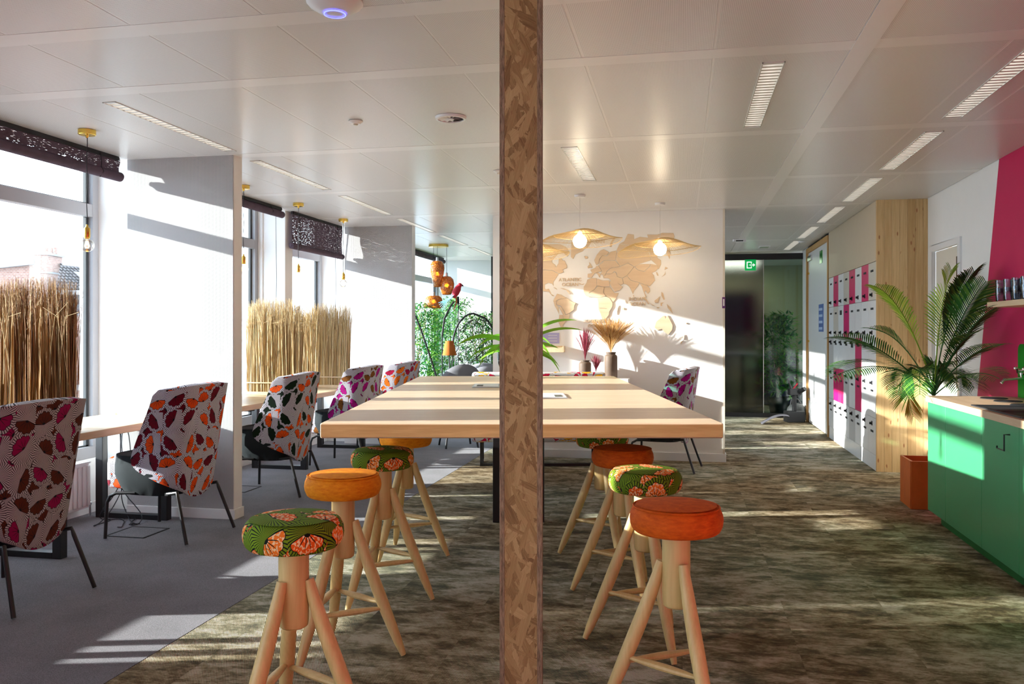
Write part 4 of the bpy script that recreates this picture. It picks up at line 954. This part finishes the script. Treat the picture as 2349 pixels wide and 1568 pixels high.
# ------------------------------------------------------------------ BAMBOO TREES
def bamboo(name, label, x, y, z0, h, n, spread, mat, seed, leaf=.085, pot=True, low=.25, group='artificial bamboo plants'):
    r = random.Random(seed); t = thing(name, label, 'plant', (x, y, z0), 0, group)
    if pot: MB().lathe([(.0001, 0), (.13, 0), (.17, .28), (.175, .30), (.15, .30), (.14, .26), (.0001, .26)], 24).build('pot', BLACKP, t, smooth=True, angle=50)
    m = MB(); lv = MB()
    for i in range(9):
        a = r.uniform(0, 6.28); e = Vector((math.cos(a), math.sin(a), 0)) * r.uniform(.05, spread * .7)
        P = [Vector((0, 0, .2)) * (1 - k) + e * k ** 1.4 + Vector((r.gauss(0, .01), r.gauss(0, .01), h * k * r.uniform(.97, 1))) for k in [q / 6 for q in range(7)]]
        m.tube(P, [.011 - .0013 * q for q in range(7)], 6)
    m.build('canes', GRASS_L if seed % 2 else LEAF, t)
    for i in range(n):
        a = r.uniform(0, 6.28); k = low + (1 - low) * r.random() ** .8; rad = spread * (r.random() ** .6) * (.55 + .6 * math.sin(PI * min(1, k * .85)))
        p = Vector((math.cos(a) * rad, math.sin(a) * rad, h * k)); b = r.uniform(0, 6.28); el = r.uniform(-.9, .6); L = leaf * r.uniform(.6, 1.3)
        d = Vector((math.cos(b) * math.cos(el), math.sin(b) * math.cos(el), math.sin(el))); s = d.cross(Vector((r.gauss(0, .3), r.gauss(0, .3), 1))).normalized() * L * .11
        lv.add([p, p + d * L * .4 + s, p + d * L, p + d * L * .4 - s], [(0, 1, 2, 3)])
    tag(lv.build('foliage', mat, t), kind='stuff'); return t
bamboo('bamboo_plant', 'leftmost tall artificial bamboo at the end window', -3.95, 12.25, .0, 1.85, 3800, .37, LEAF, 21)
bamboo('bamboo_plant', 'middle artificial bamboo behind the orange lampshade', -3.92, 14.25, 0, 2.0, 3800, .38, LEAF, 22)
bamboo('bamboo_plant', 'right artificial bamboo behind the hanging chair', -3.22, 13.55, 0, 1.72, 3400, .34, LEAF, 23)
bamboo('bamboo_plant', 'second artificial bamboo along the end windows', -4.0, 13.2, 0, 1.75, 3200, .37, LEAF, 24)
# ------------------------------------------------------------------ HANGING EGG CHAIR
ec = C((1085 - CX) / F * 12.2, 12.2)
t = thing('hanging_chair', 'black wire egg-shaped hanging chair with arched frame and pale cushion', 'hanging chair', ec, TH)
MB().tube([(-.30 + .62 * (1 - math.cos(a)) / 2 - .0 , 0, 1.05 + .62 * math.sin(a) ** .8) for a in [PI * k / 24 for k in range(0, 13)]] + [(.12 + .34 * k ** .8, 0, 1.62 - .85 * k ** 1.7) for k in [q / 10 for q in range(1, 11)]], .014, 10).build('hoop', BLACK, t, smooth=True)
MB().tube([(-.85 + .08 * k, 0, 1.68 - .00 * k) if k == 0 else (-.85 + .50 * (k / 10), 0, 1.68 - 1.5 * (k / 10) ** 1.15) for k in range(0, 11)], .013, 10).build('stand_arm', BLACK, t, smooth=True)
MB().tube([(-.45, .1, 1.35), (-.42, .1, 1.6), (-.33, .1, 1.78), (-.28, .1, 1.85)], .014, 10).build('hook_arm', BLACK, t, smooth=True)
MB().tube([(.35 * math.cos(a), .35 * math.sin(a), .02) for a in [2 * PI * k / 28 for k in range(29)]], .02, 8, caps=False).build('base_ring', BLACK, t, smooth=True)
MB().tube([(-.35, .0, .02), (-.42, .02, .25), (-.45, .1, .8), (-.45, .1, 1.35)], .009, 8).build('post', BLACK, t, smooth=True)
net = MB(); re_ = random.Random(3)
def egg(a, b):
    rr_ = .36 * math.sin(b) ** .8 * (1.15 - .15 * math.cos(b)); return Vector((.10 + rr_ * math.cos(a), .05 + rr_ * .8 * math.sin(a), 1.05 - .55 * math.cos(b) * -1))
for k in range(90):
    a, b = re_.uniform(0, PI * 2), re_.uniform(.3, 2.7); da, db = re_.uniform(-1.2, 1.2), re_.uniform(.4, 1.0) * re_.choice((-1, 1))
    net.tube([egg(a + da * q / 6, min(3.0, max(.15, b + db * q / 6))) for q in range(7)], .004, 4)
tag(net.build('woven_basket', BLACK, t), kind='stuff')
MB().ball(.30, (.12, -.05, .72), 24, 14, .45).build('seat_cushion', plain('grey_white_cushion', (.62, .62, .64), .9, .2, grain=.1), t, smooth=True)
MB().ball(.22, (.16, -.1, .86), 20, 12, .5).build('pillow', plain('grey_pillow', (.30, .30, .33), .9), t, smooth=True)
# parrot ornament
pc = at(1046, 672, 12.35)
t = thing('parrot_ornament', 'red toy parrot with pale blue tail perched above the bamboo', 'ornament', pc, TH); RED = plain('parrot_red', (.50, .01, .03), .7); BLU = plain('parrot_blue', (.18, .50, .70), .7)
bd = MB().tube([(-.03, 0, -.07), (-.01, 0, 0), (.025, 0, .06), (.045, 0, .105), (.055, 0, .13)], [.02, .055, .05, .034, .012], 14).build('body', RED, t, smooth=True)
MB().ball(.034, (.055, 0, .115), 14, 10).build('head', RED, t, smooth=True); MB().tube([(.08, 0, .118), (.10, 0, .11), (.102, 0, .09)], [.014, .010, .002], 8).build('beak', BLACKP, t, smooth=True)
for k in range(5): MB().tube([(-.03, (k - 2) * .012, -.03), (-.12 - .02 * k, (k - 2) * .02, -.12), (-.20 - .015 * k, (k - 2) * .03, -.26 + .03 * k)], [.014, .018, .006], 6, flat=.4).build('tail_feather', BLU, t)
MB().tube([(0, 0, -.06), (.01, 0, -.12), (-.03, 0, -.24)], [.012, .014, .006], 6).build('orange_feather', TERRA, t); MB().tube([(.03, 0, -.05), (.035, 0, -.16)], .015, 8).build('perch_ring', BLACKP, t)
MB().tube([(.035, 0, -.16), (.035, 0, -.6), (.03, 0, -1.9)], .008, 6).build('perch_pole', BLACKP, t); pc.z = max(pc.z, 0)
# orange lampshade on a floor lamp
lp = C((1031 - CX) / F * 11.9, 11.9)
t = thing('floor_lamp', 'floor lamp with orange tapered fabric shade among the bamboo', 'lamp', lp, TH)
MB().lathe([(.055, 1.28), (.10, 1.08), (.097, 1.08), (.052, 1.28)], 32, cap=False).build('lamp_shade', plain('orange_linen', (.55, .16, .03), .8, .2, grain=.25), t, smooth=True, angle=50); MB().cyl(.01, .02, 1.26, 10).build('pole', BLACK, t); MB().cyl(.13, 0, .02, 28).build('base', BLACK, t)
# grey armchair and cushion beyond the table
gc = C((1052 - CX) / F * 10.4, 10.4)
t = thing('grey_armchair', 'grey shell armchair beyond the left far table corner', 'chair', gc, TH + .3); GM = plain('grey_wool', (.17, .17, .185), .9, .2, grain=.1)
MB().grid(lambda u, v: Vector((.30 * math.sin((u - .5) * 2.6), -.28 + .34 * (1 - math.cos((u - .5) * 2.6)), .30 + (.72 - .30 * abs(u * 2 - 1) ** 2.2) * v)), 20, 10).build('back_shell', GM, t, smooth=True).modifiers.new('s', 'SOLIDIFY').thickness = .05
MB().box(-.26, .26, -.22, .24, .28, .44).build('seat', GM, t, bevel=.05, seg=4, smooth=True)
for x in (-.2, .2):
    for y in (-.18, .2): MB().tube([(x * .8, y * .8, .28), (x, y, 0.006)], .012, 8).build('leg', BLACK, t)
# ------------------------------------------------------------------ LOCKERS
LY0, LY1 = 9.125, 11.94; cw = (LY1 - LY0) / 8
t = thing('locker_wall', 'wall of white, pink and cream lockers with black slots beside the corridor', 'lockers', (LX + .23, (LY0 + LY1) / 2, 0))
my = (LY0 + LY1) / 2
GREYL = plain('light_grey_lacquer', (.55, .54, .54), .4, grain=.01); CR2 = plain('locker_cream', (.66, .60, .52), .4, grain=.01); PK2 = plain('deep_pink_lacquer', (.66, .012, .16), .35, grain=.02)
MB().box(-.20, .23, LY0 - my, LY1 - my, .0, CE - .003).build('carcass', GREYL, t)
MB().box(-.232, -.20, LY0 - my, LY1 - my, 2.12, CE - .003).build('upper_panel', VENEER, t)
MB().box(-.225, -.20, LY0 - my, LY1 - my, .0, .155).build('plinth', WHITE2, t)
rows = [(1.732, 2.116), (1.342, 1.728), (.947, 1.338), (.532, .943), (.160, .528)]
colr = ['WPWCPWPC', 'WCWDWWWW', 'GWWWWPWW', 'WDPGWPWW', 'WGWWGWWW']
mm = {'W': WHITE2, 'P': PINK, 'C': CR2, 'G': GREYL, 'D': PK2}
for r, (z0, z1) in enumerate(rows):
    for c in range(8):                                     # c = 0 is the farthest column
        y1 = LY1 - c * cw; y0 = y1 - cw
        d = MB().box(-.230, -.2005, y0 - my + .002, y1 - my - .002, z0, z1).build('locker_door', mm[colr[r][c]], t, bevel=.0015, seg=1)
        yc = (y0 + y1) / 2 - my; hi = z1 - .085 if r < 3 else z1 - .14
        big = (r == 1 and c == 2) or (r == 2 and c == 4)
        MB().box(-.2325, -.2295, yc - .062, yc + .062, hi - (.028 if big else .011), hi + (.028 if big else .011)).build('label_slot', BLACKP, d)
        kz = z0 + .055 if r < 2 else z1 - .06
        k_ = MB().box(-.236, -.2295, yc - .018, yc + .018, kz - .022, kz + .022); k_.tube([(-.236, yc, kz), (-.256, yc, kz)], .013, 12); k_.build('lock_knob', BLACKP, d)
# ------------------------------------------------------------------ KITCHEN
KX = 1.79; seams = [6.81, 6.38, 5.65, 5.06, 4.46, 3.86, 3.26, 2.66]
t = thing('kitchen_counter', 'green kitchen base units with black bar handles along the magenta wall', 'kitchen units', (2.09, 4.7, 0))
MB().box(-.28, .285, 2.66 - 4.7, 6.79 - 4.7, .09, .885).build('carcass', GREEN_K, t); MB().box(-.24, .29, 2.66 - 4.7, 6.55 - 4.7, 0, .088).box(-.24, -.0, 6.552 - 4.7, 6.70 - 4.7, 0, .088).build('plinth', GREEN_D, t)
for i, (a, b) in enumerate(zip(seams, seams[1:])):
    d = MB().box(-.302, -.2805, b - 4.7 + .0015, a - 4.7 - .0015, .085, .885).build('cabinet_door' if i else 'end_filler', GREEN_K, t, bevel=.0015, seg=1)
    if i >= 2 and True:
        y = a - 4.7 - .06 - (.12 if i == 2 else .0); y = b - 4.7 + .13
        MB().tube([(-.302, y, .83), (-.332, y, .83), (-.332, y, .74), (-.332, y + .11, .74), (-.332, y + .11, .755)], .0045, 8).build('bar_handle', BLACK, d)
t = thing('worktop', 'light wooden kitchen worktop with a pale front edge', 'worktop', (2.09, 4.7, .886))
MB().box(-.315, .288, 2.6 - 4.7, 6.82 - 4.7, 0, .044).build('board', wood('worktop_wood', (.50, .33, .20), (.66, .48, .32), 'Y', .35), t, bevel=.002)
SK = plain('sink_granite', (.022, .024, .028), .45, .4)
t = thing('sink', 'dark grey inset kitchen sink before the green splash panel', 'sink', (2.03, 5.50, .9305))
MB().box(-.22, .22, -.42, -.40, 0, .008).box(-.22, .22, .40, .42, 0, .008).box(-.22, -.20, -.4, .4, 0, .008).box(.2, .22, -.4, .4, 0, .008).box(-.20, .2, -.02, .02, 0, .006).build('rim', SK, t, bevel=.002)
MB().box(-.20, .20, -.40, .40, .0, .002).build('basin', plain('sink_basin', (.006, .007, .009), .6), t)
for i, y in enumerate((6.60, 6.33, 6.03)):
    o = thing('bin_lid', ('farthest', 'middle', 'nearest')[i] + ' of the three round black waste hatches let into the worktop', 'bin lid', (2.17, y, .9303), 0, 'round waste hatches'); MB().lathe([(.0001, .003), (.078, .003), (.084, .006), (.09, .0)], 36).build('ring', BLACKP, o, smooth=True, angle=30); MB().lathe([(.0001, .007), (.03, .006), (.034, .003)], 20).build('grip', BLACKP, o, smooth=True)
t = thing('splash_panel', 'bright green rounded splash panel on the magenta wall behind the sink', 'splashback', (X1 - .012, 5.82, .932))
def rrect(a, b, c, d, r):
    P = []
    for cx_, cy_, s in ((b - r, d - r, 0), (a + r, d - r, 1)):
        for k in range(7): an = PI / 2 * (s + k / 6); P.append((cx_ + r * math.cos(an), cy_ + r * math.sin(an)))
    return P + [(a, c), (b, c)]
MB().prism(rrect(-.95, .92, 0, .385, .05), -.004, .004, lambda y, z, x: (x, y, z)).build('panel', GREEN_S, t)
t = thing('wall_tap', 'chrome wall tap on the green splash panel', 'tap', (X1 - .02, 6.54, 1.13))
MB().tube([(0, 0, 0), (-.03, 0, 0)], .03, 20).build('flange', CHROME, t, smooth=True); MB().tube([(-.02, 0, 0), (-.07, 0, 0)], .018, 16).tube([(-.05, 0, 0), (-.05, -.02, -.05), (-.16, -.02, -.06), (-.18, -.02, -.085)], .010, 12).build('spout', CHROME, t, smooth=True)
for s in (-1, 1): MB().tube([(-.05, 0, 0), (-.055, s * .07, .015)], [.007, .007], 8).ball(.013, (-.055, s * .075, .016), 12, 8).build('tap_handle', CHROME, t, smooth=True)
# shelf with stacked glasses
SZ = 1.578
t = thing('wall_shelf', 'light wooden shelf on the magenta wall carrying drinking glasses', 'shelf', (2.27, 4.7, SZ)); MB().box(-.12, .114, -2.0, 1.98, 0, .038).build('board', DESKW, t, bevel=.002)
GB = clear_glass('blue_tumbler_glass', (.42, .78, .92), 1.4, .03)
GC = clear_glass('clear_tumbler_glass', (.88, .93, .98), 1.4, .03)
g0 = {}
def glass(mat, label, p):
    if mat not in g0:
        t = thing('tumbler', label, 'glass', p, 0, 'drinking glasses stacked on the wall shelf')
        MB().lathe([(.0001, 0), (.026, 0), (.028, .003), (.034, .098), (.0325, .098), (.026, .012), (.0001, .012)], 20).build('wall', mat, t, smooth=True, angle=60); MB().lathe([(.0001, .0121), (.0258, .0121), (.0258, .014), (.0001, .014)], 16).build('thick_base', mat, t); g0[mat] = t; return t
    return dup(g0[mat], p, 0, label)
nth = ['first', 'second', 'third', 'fourth', 'fifth', 'sixth', 'seventh', 'eighth', 'ninth', 'tenth', 'eleventh', 'twelfth', 'thirteenth', 'fourteenth']
for i in range(14):
    y = 6.61 - i * .078; x = 2.215 if i % 2 == 0 else 2.285; col = 'clear' if i % 2 == 0 else 'blue'; mt = GC if i % 2 == 0 else GB
    glass(mt, '%s tumbler at the bottom of the %s stack from the shelf left end' % (col, nth[i]), (x, y, SZ + .0385)); glass(mt, '%s tumbler on top of the %s stack from the shelf left end' % (col, nth[i]), (x, y, SZ + .0385 + .055))
# ------------------------------------------------------------------ PALM
t = thing('square_planter', 'square orange terracotta planter at the end of the green counter', 'planter', (1.95, 7.40, 0))
PH = .38; q = .175; w_ = .018
MB().box(-q, q, -q, -q + w_, 0, PH).box(-q, q, q - w_, q, 0, PH).box(-q, -q + w_, -q + w_, q - w_, 0, PH).box(q - w_, q, -q + w_, q - w_, 0, PH).box(-q + w_, q - w_, -q + w_, q - w_, 0, .02).build('walls', TERRA, t, bevel=.003)
MB().box(-q + w_, q - w_, -q + w_, q - w_, .25, .27).build('soil', plain('dark_soil', (.03, .02, .012), .95, grain=.4, bump=.01), t)
pb = Vector((1.975, 7.36, .272)); t = thing('palm_plant', 'large artificial palm with arching fronds rising from the orange planter', 'plant', pb)
rp = random.Random(33)
MB().tube([(0, 0, 0), (.01, .01, .2), (.0, .0, .42), (.01, -.01, .58)], [.030, .027, .026, .02], 12).build('trunk', GRASSTR if False else plain('palm_trunk_green', (.33, .42, .12), .7, .3, grain=.3, bump=.002), t, smooth=True)
def frond(tip, ctrl, start, nl, ll, mat, seed, twist=0):
    r = random.Random(seed); S, Cn, T = Vector(start), Vector(ctrl), Vector(tip)
    def bz(k): return S * (1 - k) ** 2 + Cn * 2 * k * (1 - k) + T * k * k
    rc = MB().tube([bz(k / 14) for k in range(15)], [.006 - .0036 * k / 14 for k in range(15)], 6).build('frond', mat, t, smooth=True)
    m = MB()
    for i in range(nl):
        k = .28 + .72 * (i + .5) / nl; p = bz(k); d = (bz(min(1, k + .02)) - bz(k - .02)).normalized()
        up = Vector((0, 0, 1)); sd = d.cross(up).normalized(); nn = sd.cross(d).normalized()
        q_ = Matrix.Rotation(twist, 3, d); sd = q_ @ sd; nn = q_ @ nn
        L = ll * (math.sin(PI * (.12 + .80 * (k - .28) / .72)) ** .6) * r.uniform(.9, 1.08)
        for s in (-1, 1):
            ld = (sd * s + d * (.75 + .7 * k) + nn * .25).normalized(); wv = (d - ld * d.dot(ld)).normalized() * L * .031 + nn * .001
            a = p; b = p + ld * L * .4; c = p + ld * L * .75 + Vector((0, 0, -L * .06)); e = p + ld * L + Vector((0, 0, -L * .16))
            m.add([a - wv * .5, a + wv * .5, b - wv, b + wv, c - wv * .75, c + wv * .75, e], [(0, 1, 3, 2), (2, 3, 5, 4), (4, 5, 6)])
    tag(m.build('leaflets', mat, rc), kind='stuff')
    return rc
def PT(x, y, Z): return at(x, y, Z) - pb
S0 = Vector((.0, -.01, .62)); S1 = Vector((.01, 0, .66))
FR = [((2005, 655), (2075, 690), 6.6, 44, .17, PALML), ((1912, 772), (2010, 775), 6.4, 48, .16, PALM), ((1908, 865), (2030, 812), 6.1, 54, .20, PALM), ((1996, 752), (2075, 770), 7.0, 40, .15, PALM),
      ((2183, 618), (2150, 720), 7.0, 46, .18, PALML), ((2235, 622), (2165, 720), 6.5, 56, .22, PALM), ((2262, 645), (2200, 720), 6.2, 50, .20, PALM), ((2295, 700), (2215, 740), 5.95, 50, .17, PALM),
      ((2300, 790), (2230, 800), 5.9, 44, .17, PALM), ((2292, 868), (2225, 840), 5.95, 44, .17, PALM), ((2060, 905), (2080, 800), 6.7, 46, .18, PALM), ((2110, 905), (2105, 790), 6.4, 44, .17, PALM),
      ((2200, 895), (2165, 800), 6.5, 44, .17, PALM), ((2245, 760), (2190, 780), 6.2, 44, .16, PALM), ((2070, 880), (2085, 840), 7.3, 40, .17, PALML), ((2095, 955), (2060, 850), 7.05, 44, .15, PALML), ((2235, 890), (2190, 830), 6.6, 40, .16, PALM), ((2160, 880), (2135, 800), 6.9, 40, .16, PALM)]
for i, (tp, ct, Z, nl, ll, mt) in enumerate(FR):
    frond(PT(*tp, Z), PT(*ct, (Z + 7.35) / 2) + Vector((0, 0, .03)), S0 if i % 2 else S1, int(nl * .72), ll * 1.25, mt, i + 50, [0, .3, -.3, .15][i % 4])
# ------------------------------------------------------------------ FLOOR GADGET before the glass
gp = C((1822 - CX) / F * 13.3, 13.3)
t = thing('camera_rig', 'black camera rig on a low black box before the glass front', 'camera rig', gp, TH)
MB().box(-.14, .14, -.1, .1, 0, .17).build('box', BLACKP, t, bevel=.01); MB().tube([(0, 0, .17), (0, 0, .45)], .035, 12).build('post', BLACKP, t, smooth=True); MB().box(-.09, .09, -.06, .06, .42, .52).build('camera_body', BLACKP, t, bevel=.01)
MB().tube([(.06, -.05, .47), (.12, -.14, .53)], .035, 14).build('lens', BLACKP, t, smooth=True); MB().tube([(-.05, 0, .50), (-.09, 0, .66)], .014, 8).build('handle', BLACKP, t); MB().tube([(-.03, 0, .5), (.05, 0, .60)], .01, 8).build('red_lever', RED, t)
t = thing('grey_board', 'curved grey sheet leaning on the carpet beside the camera rig', 'board', C((1784 - CX) / F * 13.0, 13.0), TH)
MB().grid(lambda u, v: Vector((-.28 + .42 * u + .05 * v, -.12 + .24 * v, .012 + .13 * math.sin(u * 2.0))), 12, 4).build('sheet', plain('grey_sheet', (.20, .19, .22), .5), t, smooth=True).modifiers.new('s', 'SOLIDIFY').thickness = .008
t = thing('black_bag', 'soft black bag slumped against the corridor wall by the camera rig', 'bag', C((1830 - CX) / F * 13.65, 13.65), TH)
MB().ball(.15, (-.02, 0, .135), 20, 12, .9).build('body', plain('black_nylon', (.015, .018, .018), .6, grain=.3, bump=.006, bs=20), t, smooth=True); MB().tube([(-.12, 0, .2), (-.1, 0, .31), (0, 0, .33), (.06, 0, .24)], .012, 8).build('strap', BLACKP, t, smooth=True)
# ------------------------------------------------------------------ MEETING ROOM behind the glass
t = thing('wall_screen', 'large dark screen on the meeting room wall behind the glass', 'television', C((1662 - CX) / F * 17.2, 17.2, 1.80)); MB().box(-.62, .62, -.03, .03, -.44, .44).build('bezel', BLACKP, t, bevel=.006); MB().box(-.605, .605, -.034, -.03, -.425, .425).build('display', SCREENB, t); MB().box(-.05, .05, -.03, .03, -1.798, -.46).build('stand_pole', BLACKP, t); MB().box(-.4, .4, -.25, .25, -1.799, -1.78).build('foot', BLACKP, t)
def q_at(x, Z): return C((x - CX) / F * Z, Z)
t = thing('standing_table', 'round-edged high meeting table seen through the glass front', 'table', q_at(1703, 15.3), TH); MB().box(-.32, .32, -.3, .3, .99, 1.02).build('tabletop', GREYL, t, bevel=.004); MB().cyl(.03, .02, .99, 14).build('pole', BLACKP, t); MB().cyl(.25, 0, .02, 28).build('base', BLACKP, t)
t = thing('meeting_bar_stool', 'dark bar stool with low back seen through the glass front', 'stool', q_at(1735, 15.9), TH + .5); MB().box(-.19, .19, -.18, .18, .64, .70).build('seat', BLACKP, t, bevel=.03); MB().box(.15, .19, -.17, .17, .71, .92).build('backrest', BLACKP, t, bevel=.02)
for x in (-.16, .16):
    for y in (-.15, .15): MB().tube([(x * .7, y * .7, .64), (x * 1.2, y * 1.2, .006)], .011, 8).build('leg', BLACKP, t)
t = thing('meeting_sofa', 'dark blue upholstered booth inside the meeting room', 'sofa', q_at(1792, 16.4), TH); NB = plain('navy_fabric', (.015, .018, .045), .9); MB().box(-.35, .35, .1, .3, 0, 1.0).build('backrest', NB, t, bevel=.04); MB().box(-.35, .35, -.35, .098, .05, .45).build('seat', NB, t, bevel=.04)
bamboo('bamboo_plant', 'artificial bamboo close behind the right glass pane', 1.60, YG + .55, 0, 1.72, 1500, .30, LEAF, 31, .17, low=.2)
ml = bpy.data.lights.new('meeting_room_fill', 'AREA'); ml.energy = 15; ml.size = 1.2; ml.color = (1, .88, .62); mo = bpy.data.objects.new('meeting_room_fill', ml); COL.objects.link(mo); mo.location = (.8, 16.9, CE)  # added area light that lifts the room behind the glass, no fitting there
# ------------------------------------------------------------------ OUTSIDE
struct(MB().box(-90, X0 - .3, -60, 90, -9.2, -9).build('ground_outside', plain('street_paving', (.30, .29, .28), .9, grain=.15)))
BR = M('far_brickwork', .9, .2); _x, _y, _z = BR.xyz(BR.co()); _n = BR.n('TexBrick'); BR.l(BR.comb(_x + _y, _z), _n.inputs['Vector']); _n.inputs['Scale'].default_value = 8.5; _n.inputs['Mortar Size'].default_value = .02
BR.put(_n.inputs['Color1'], (.26, .13, .10)); BR.put(_n.inputs['Color2'], (.36, .20, .155)); BR.put(_n.inputs['Mortar'], (.38, .33, .30)); BR.l(_n.outputs['Color'], BR.b.inputs['Base Color']); BR = BR.m
TILE = plain('dark_roof_tile', (.05, .032, .038), .55, .5, grain=.25); DARKW = plain('slate_cladding', (.04, .04, .05), .8)
ZH = 15.0; STO = plain('weathered_stone', (.26, .26, .27), .8)
def hp(x, y, Z=ZH): return at(x, y, Z)
o_ = C((60 - CX) / F * ZH, ZH, -9)
t = thing('brick_house', 'brick house with chimney and tiled roof outside the left window', 'building', o_, TH)
def hl(x, y, Z):                                           # point of the house seen at this pixel at depth Z, in the house's own frame
    return Vector(((x - CX) / F * Z - (60 - CX) / F * ZH, Z - ZH, H + (HY - y) * Z / F + 9))
def slab(name, pts, Z0, Z1, mat):                          # outline at depth Z0 pushed back to Z1
    f_ = [hl(x, y, Z0) for x, y in pts]; n = len(f_); d = Vector((0, Z1 - Z0, 0))
    return MB().add([Vector((p.x, p.y, max(0, p.z))) for p in f_] + [Vector((p.x, p.y, max(0, p.z))) + d for p in f_], [tuple(range(n)), tuple(range(n, 2 * n))] + [(q, (q + 1) % n, n + (q + 1) % n, n + q) for q in range(n)]).build(name, mat, t)
slab('gable_wall', [(-400, 2400), (78, 2400), (78, 606), (-400, 655)], ZH, ZH + .4, BR)
slab('coping', [(-400, 655), (76, 606), (76, 594), (-400, 640)], ZH - .1, ZH + .3, STO)
slab('chimney_stack', [(76, 2400), (108, 2400), (108, 584), (76, 584)], ZH - .05, ZH + .46, BR); slab('chimney_cap', [(74, 584), (110, 584), (110, 579), (74, 579)], ZH - .08, ZH + .49, STO)
for k in (106, 117, 127):
    p = hl(k, 582, ZH + .2); MB().lathe([(.035, 0), (.032, .10), (.037, .11)], 12, p).build('chimney_pot', BR, t)
slab('stone_band', [(76, 626), (109, 626), (109, 622), (76, 622)], ZH - .07, ZH + .47, STO)
A_, B_, C2_, D_ = hl(139, 604, ZH + .6), hl(420, 636, ZH + .6), hl(420, 672, ZH - 1.6), hl(126, 664, ZH - 1.6)
MB().add([A_, B_, C2_, D_], [(0, 1, 2, 3)]).build('roof_slope', TILE, t).location = (0, 0, -.02)
tl = MB()
for i in range(9):
    for j in range(34):
        u0, u1, v0, v1 = j / 34, (j + .86) / 34, i / 9, (i + 1.12) / 9
        P = [A_.lerp(B_, u0).lerp(D_.lerp(C2_, u0), v0), A_.lerp(B_, u1).lerp(D_.lerp(C2_, u1), v0), A_.lerp(B_, u1).lerp(D_.lerp(C2_, u1), v1), A_.lerp(B_, u0).lerp(D_.lerp(C2_, u0), v1)]
        up = Vector((0, -.01, .02)); tl.add([P[0], P[1], P[2] + up * 1.4, P[3] + up * 1.4, (P[2] + P[3]) / 2 + up * 3, (P[0] + P[1]) / 2 + up], [(0, 5, 4, 3), (5, 1, 2, 4)])
tag(tl.build('roof_tiles', TILE, t), kind='stuff')
slab('gutter', [(126, 674), (420, 682), (420, 672), (126, 664)], ZH - 1.68, ZH - 1.55, STO); slab('clad_wall', [(140, 2400), (420, 2400), (420, 682), (140, 674)], ZH - 1.5, ZH + .5, DARKW)
slab('skylight', [(168, 622), (212, 626), (232, 652), (200, 650)], ZH - .75, ZH - .70, STO)
t = thing('brick_annex', 'lower sunlit brick wall outside beside the window jamb', 'building', C((215 - CX) / F * 12, 12, -9), TH)
S2 = 12 / F; z2 = lambda y: H + (HY - y) * S2 + 9
MB().box(-1.2, .9, 0, .3, 0, z2(724)).build('wall', BR, t); MB().box(-1.22, .92, -.03, .33, z2(724), z2(719)).build('coping', STO, t); MB().box(-1.3, .9, -.25, -.12, z2(892), z2(880)).build('metal_rail', ALU, t)
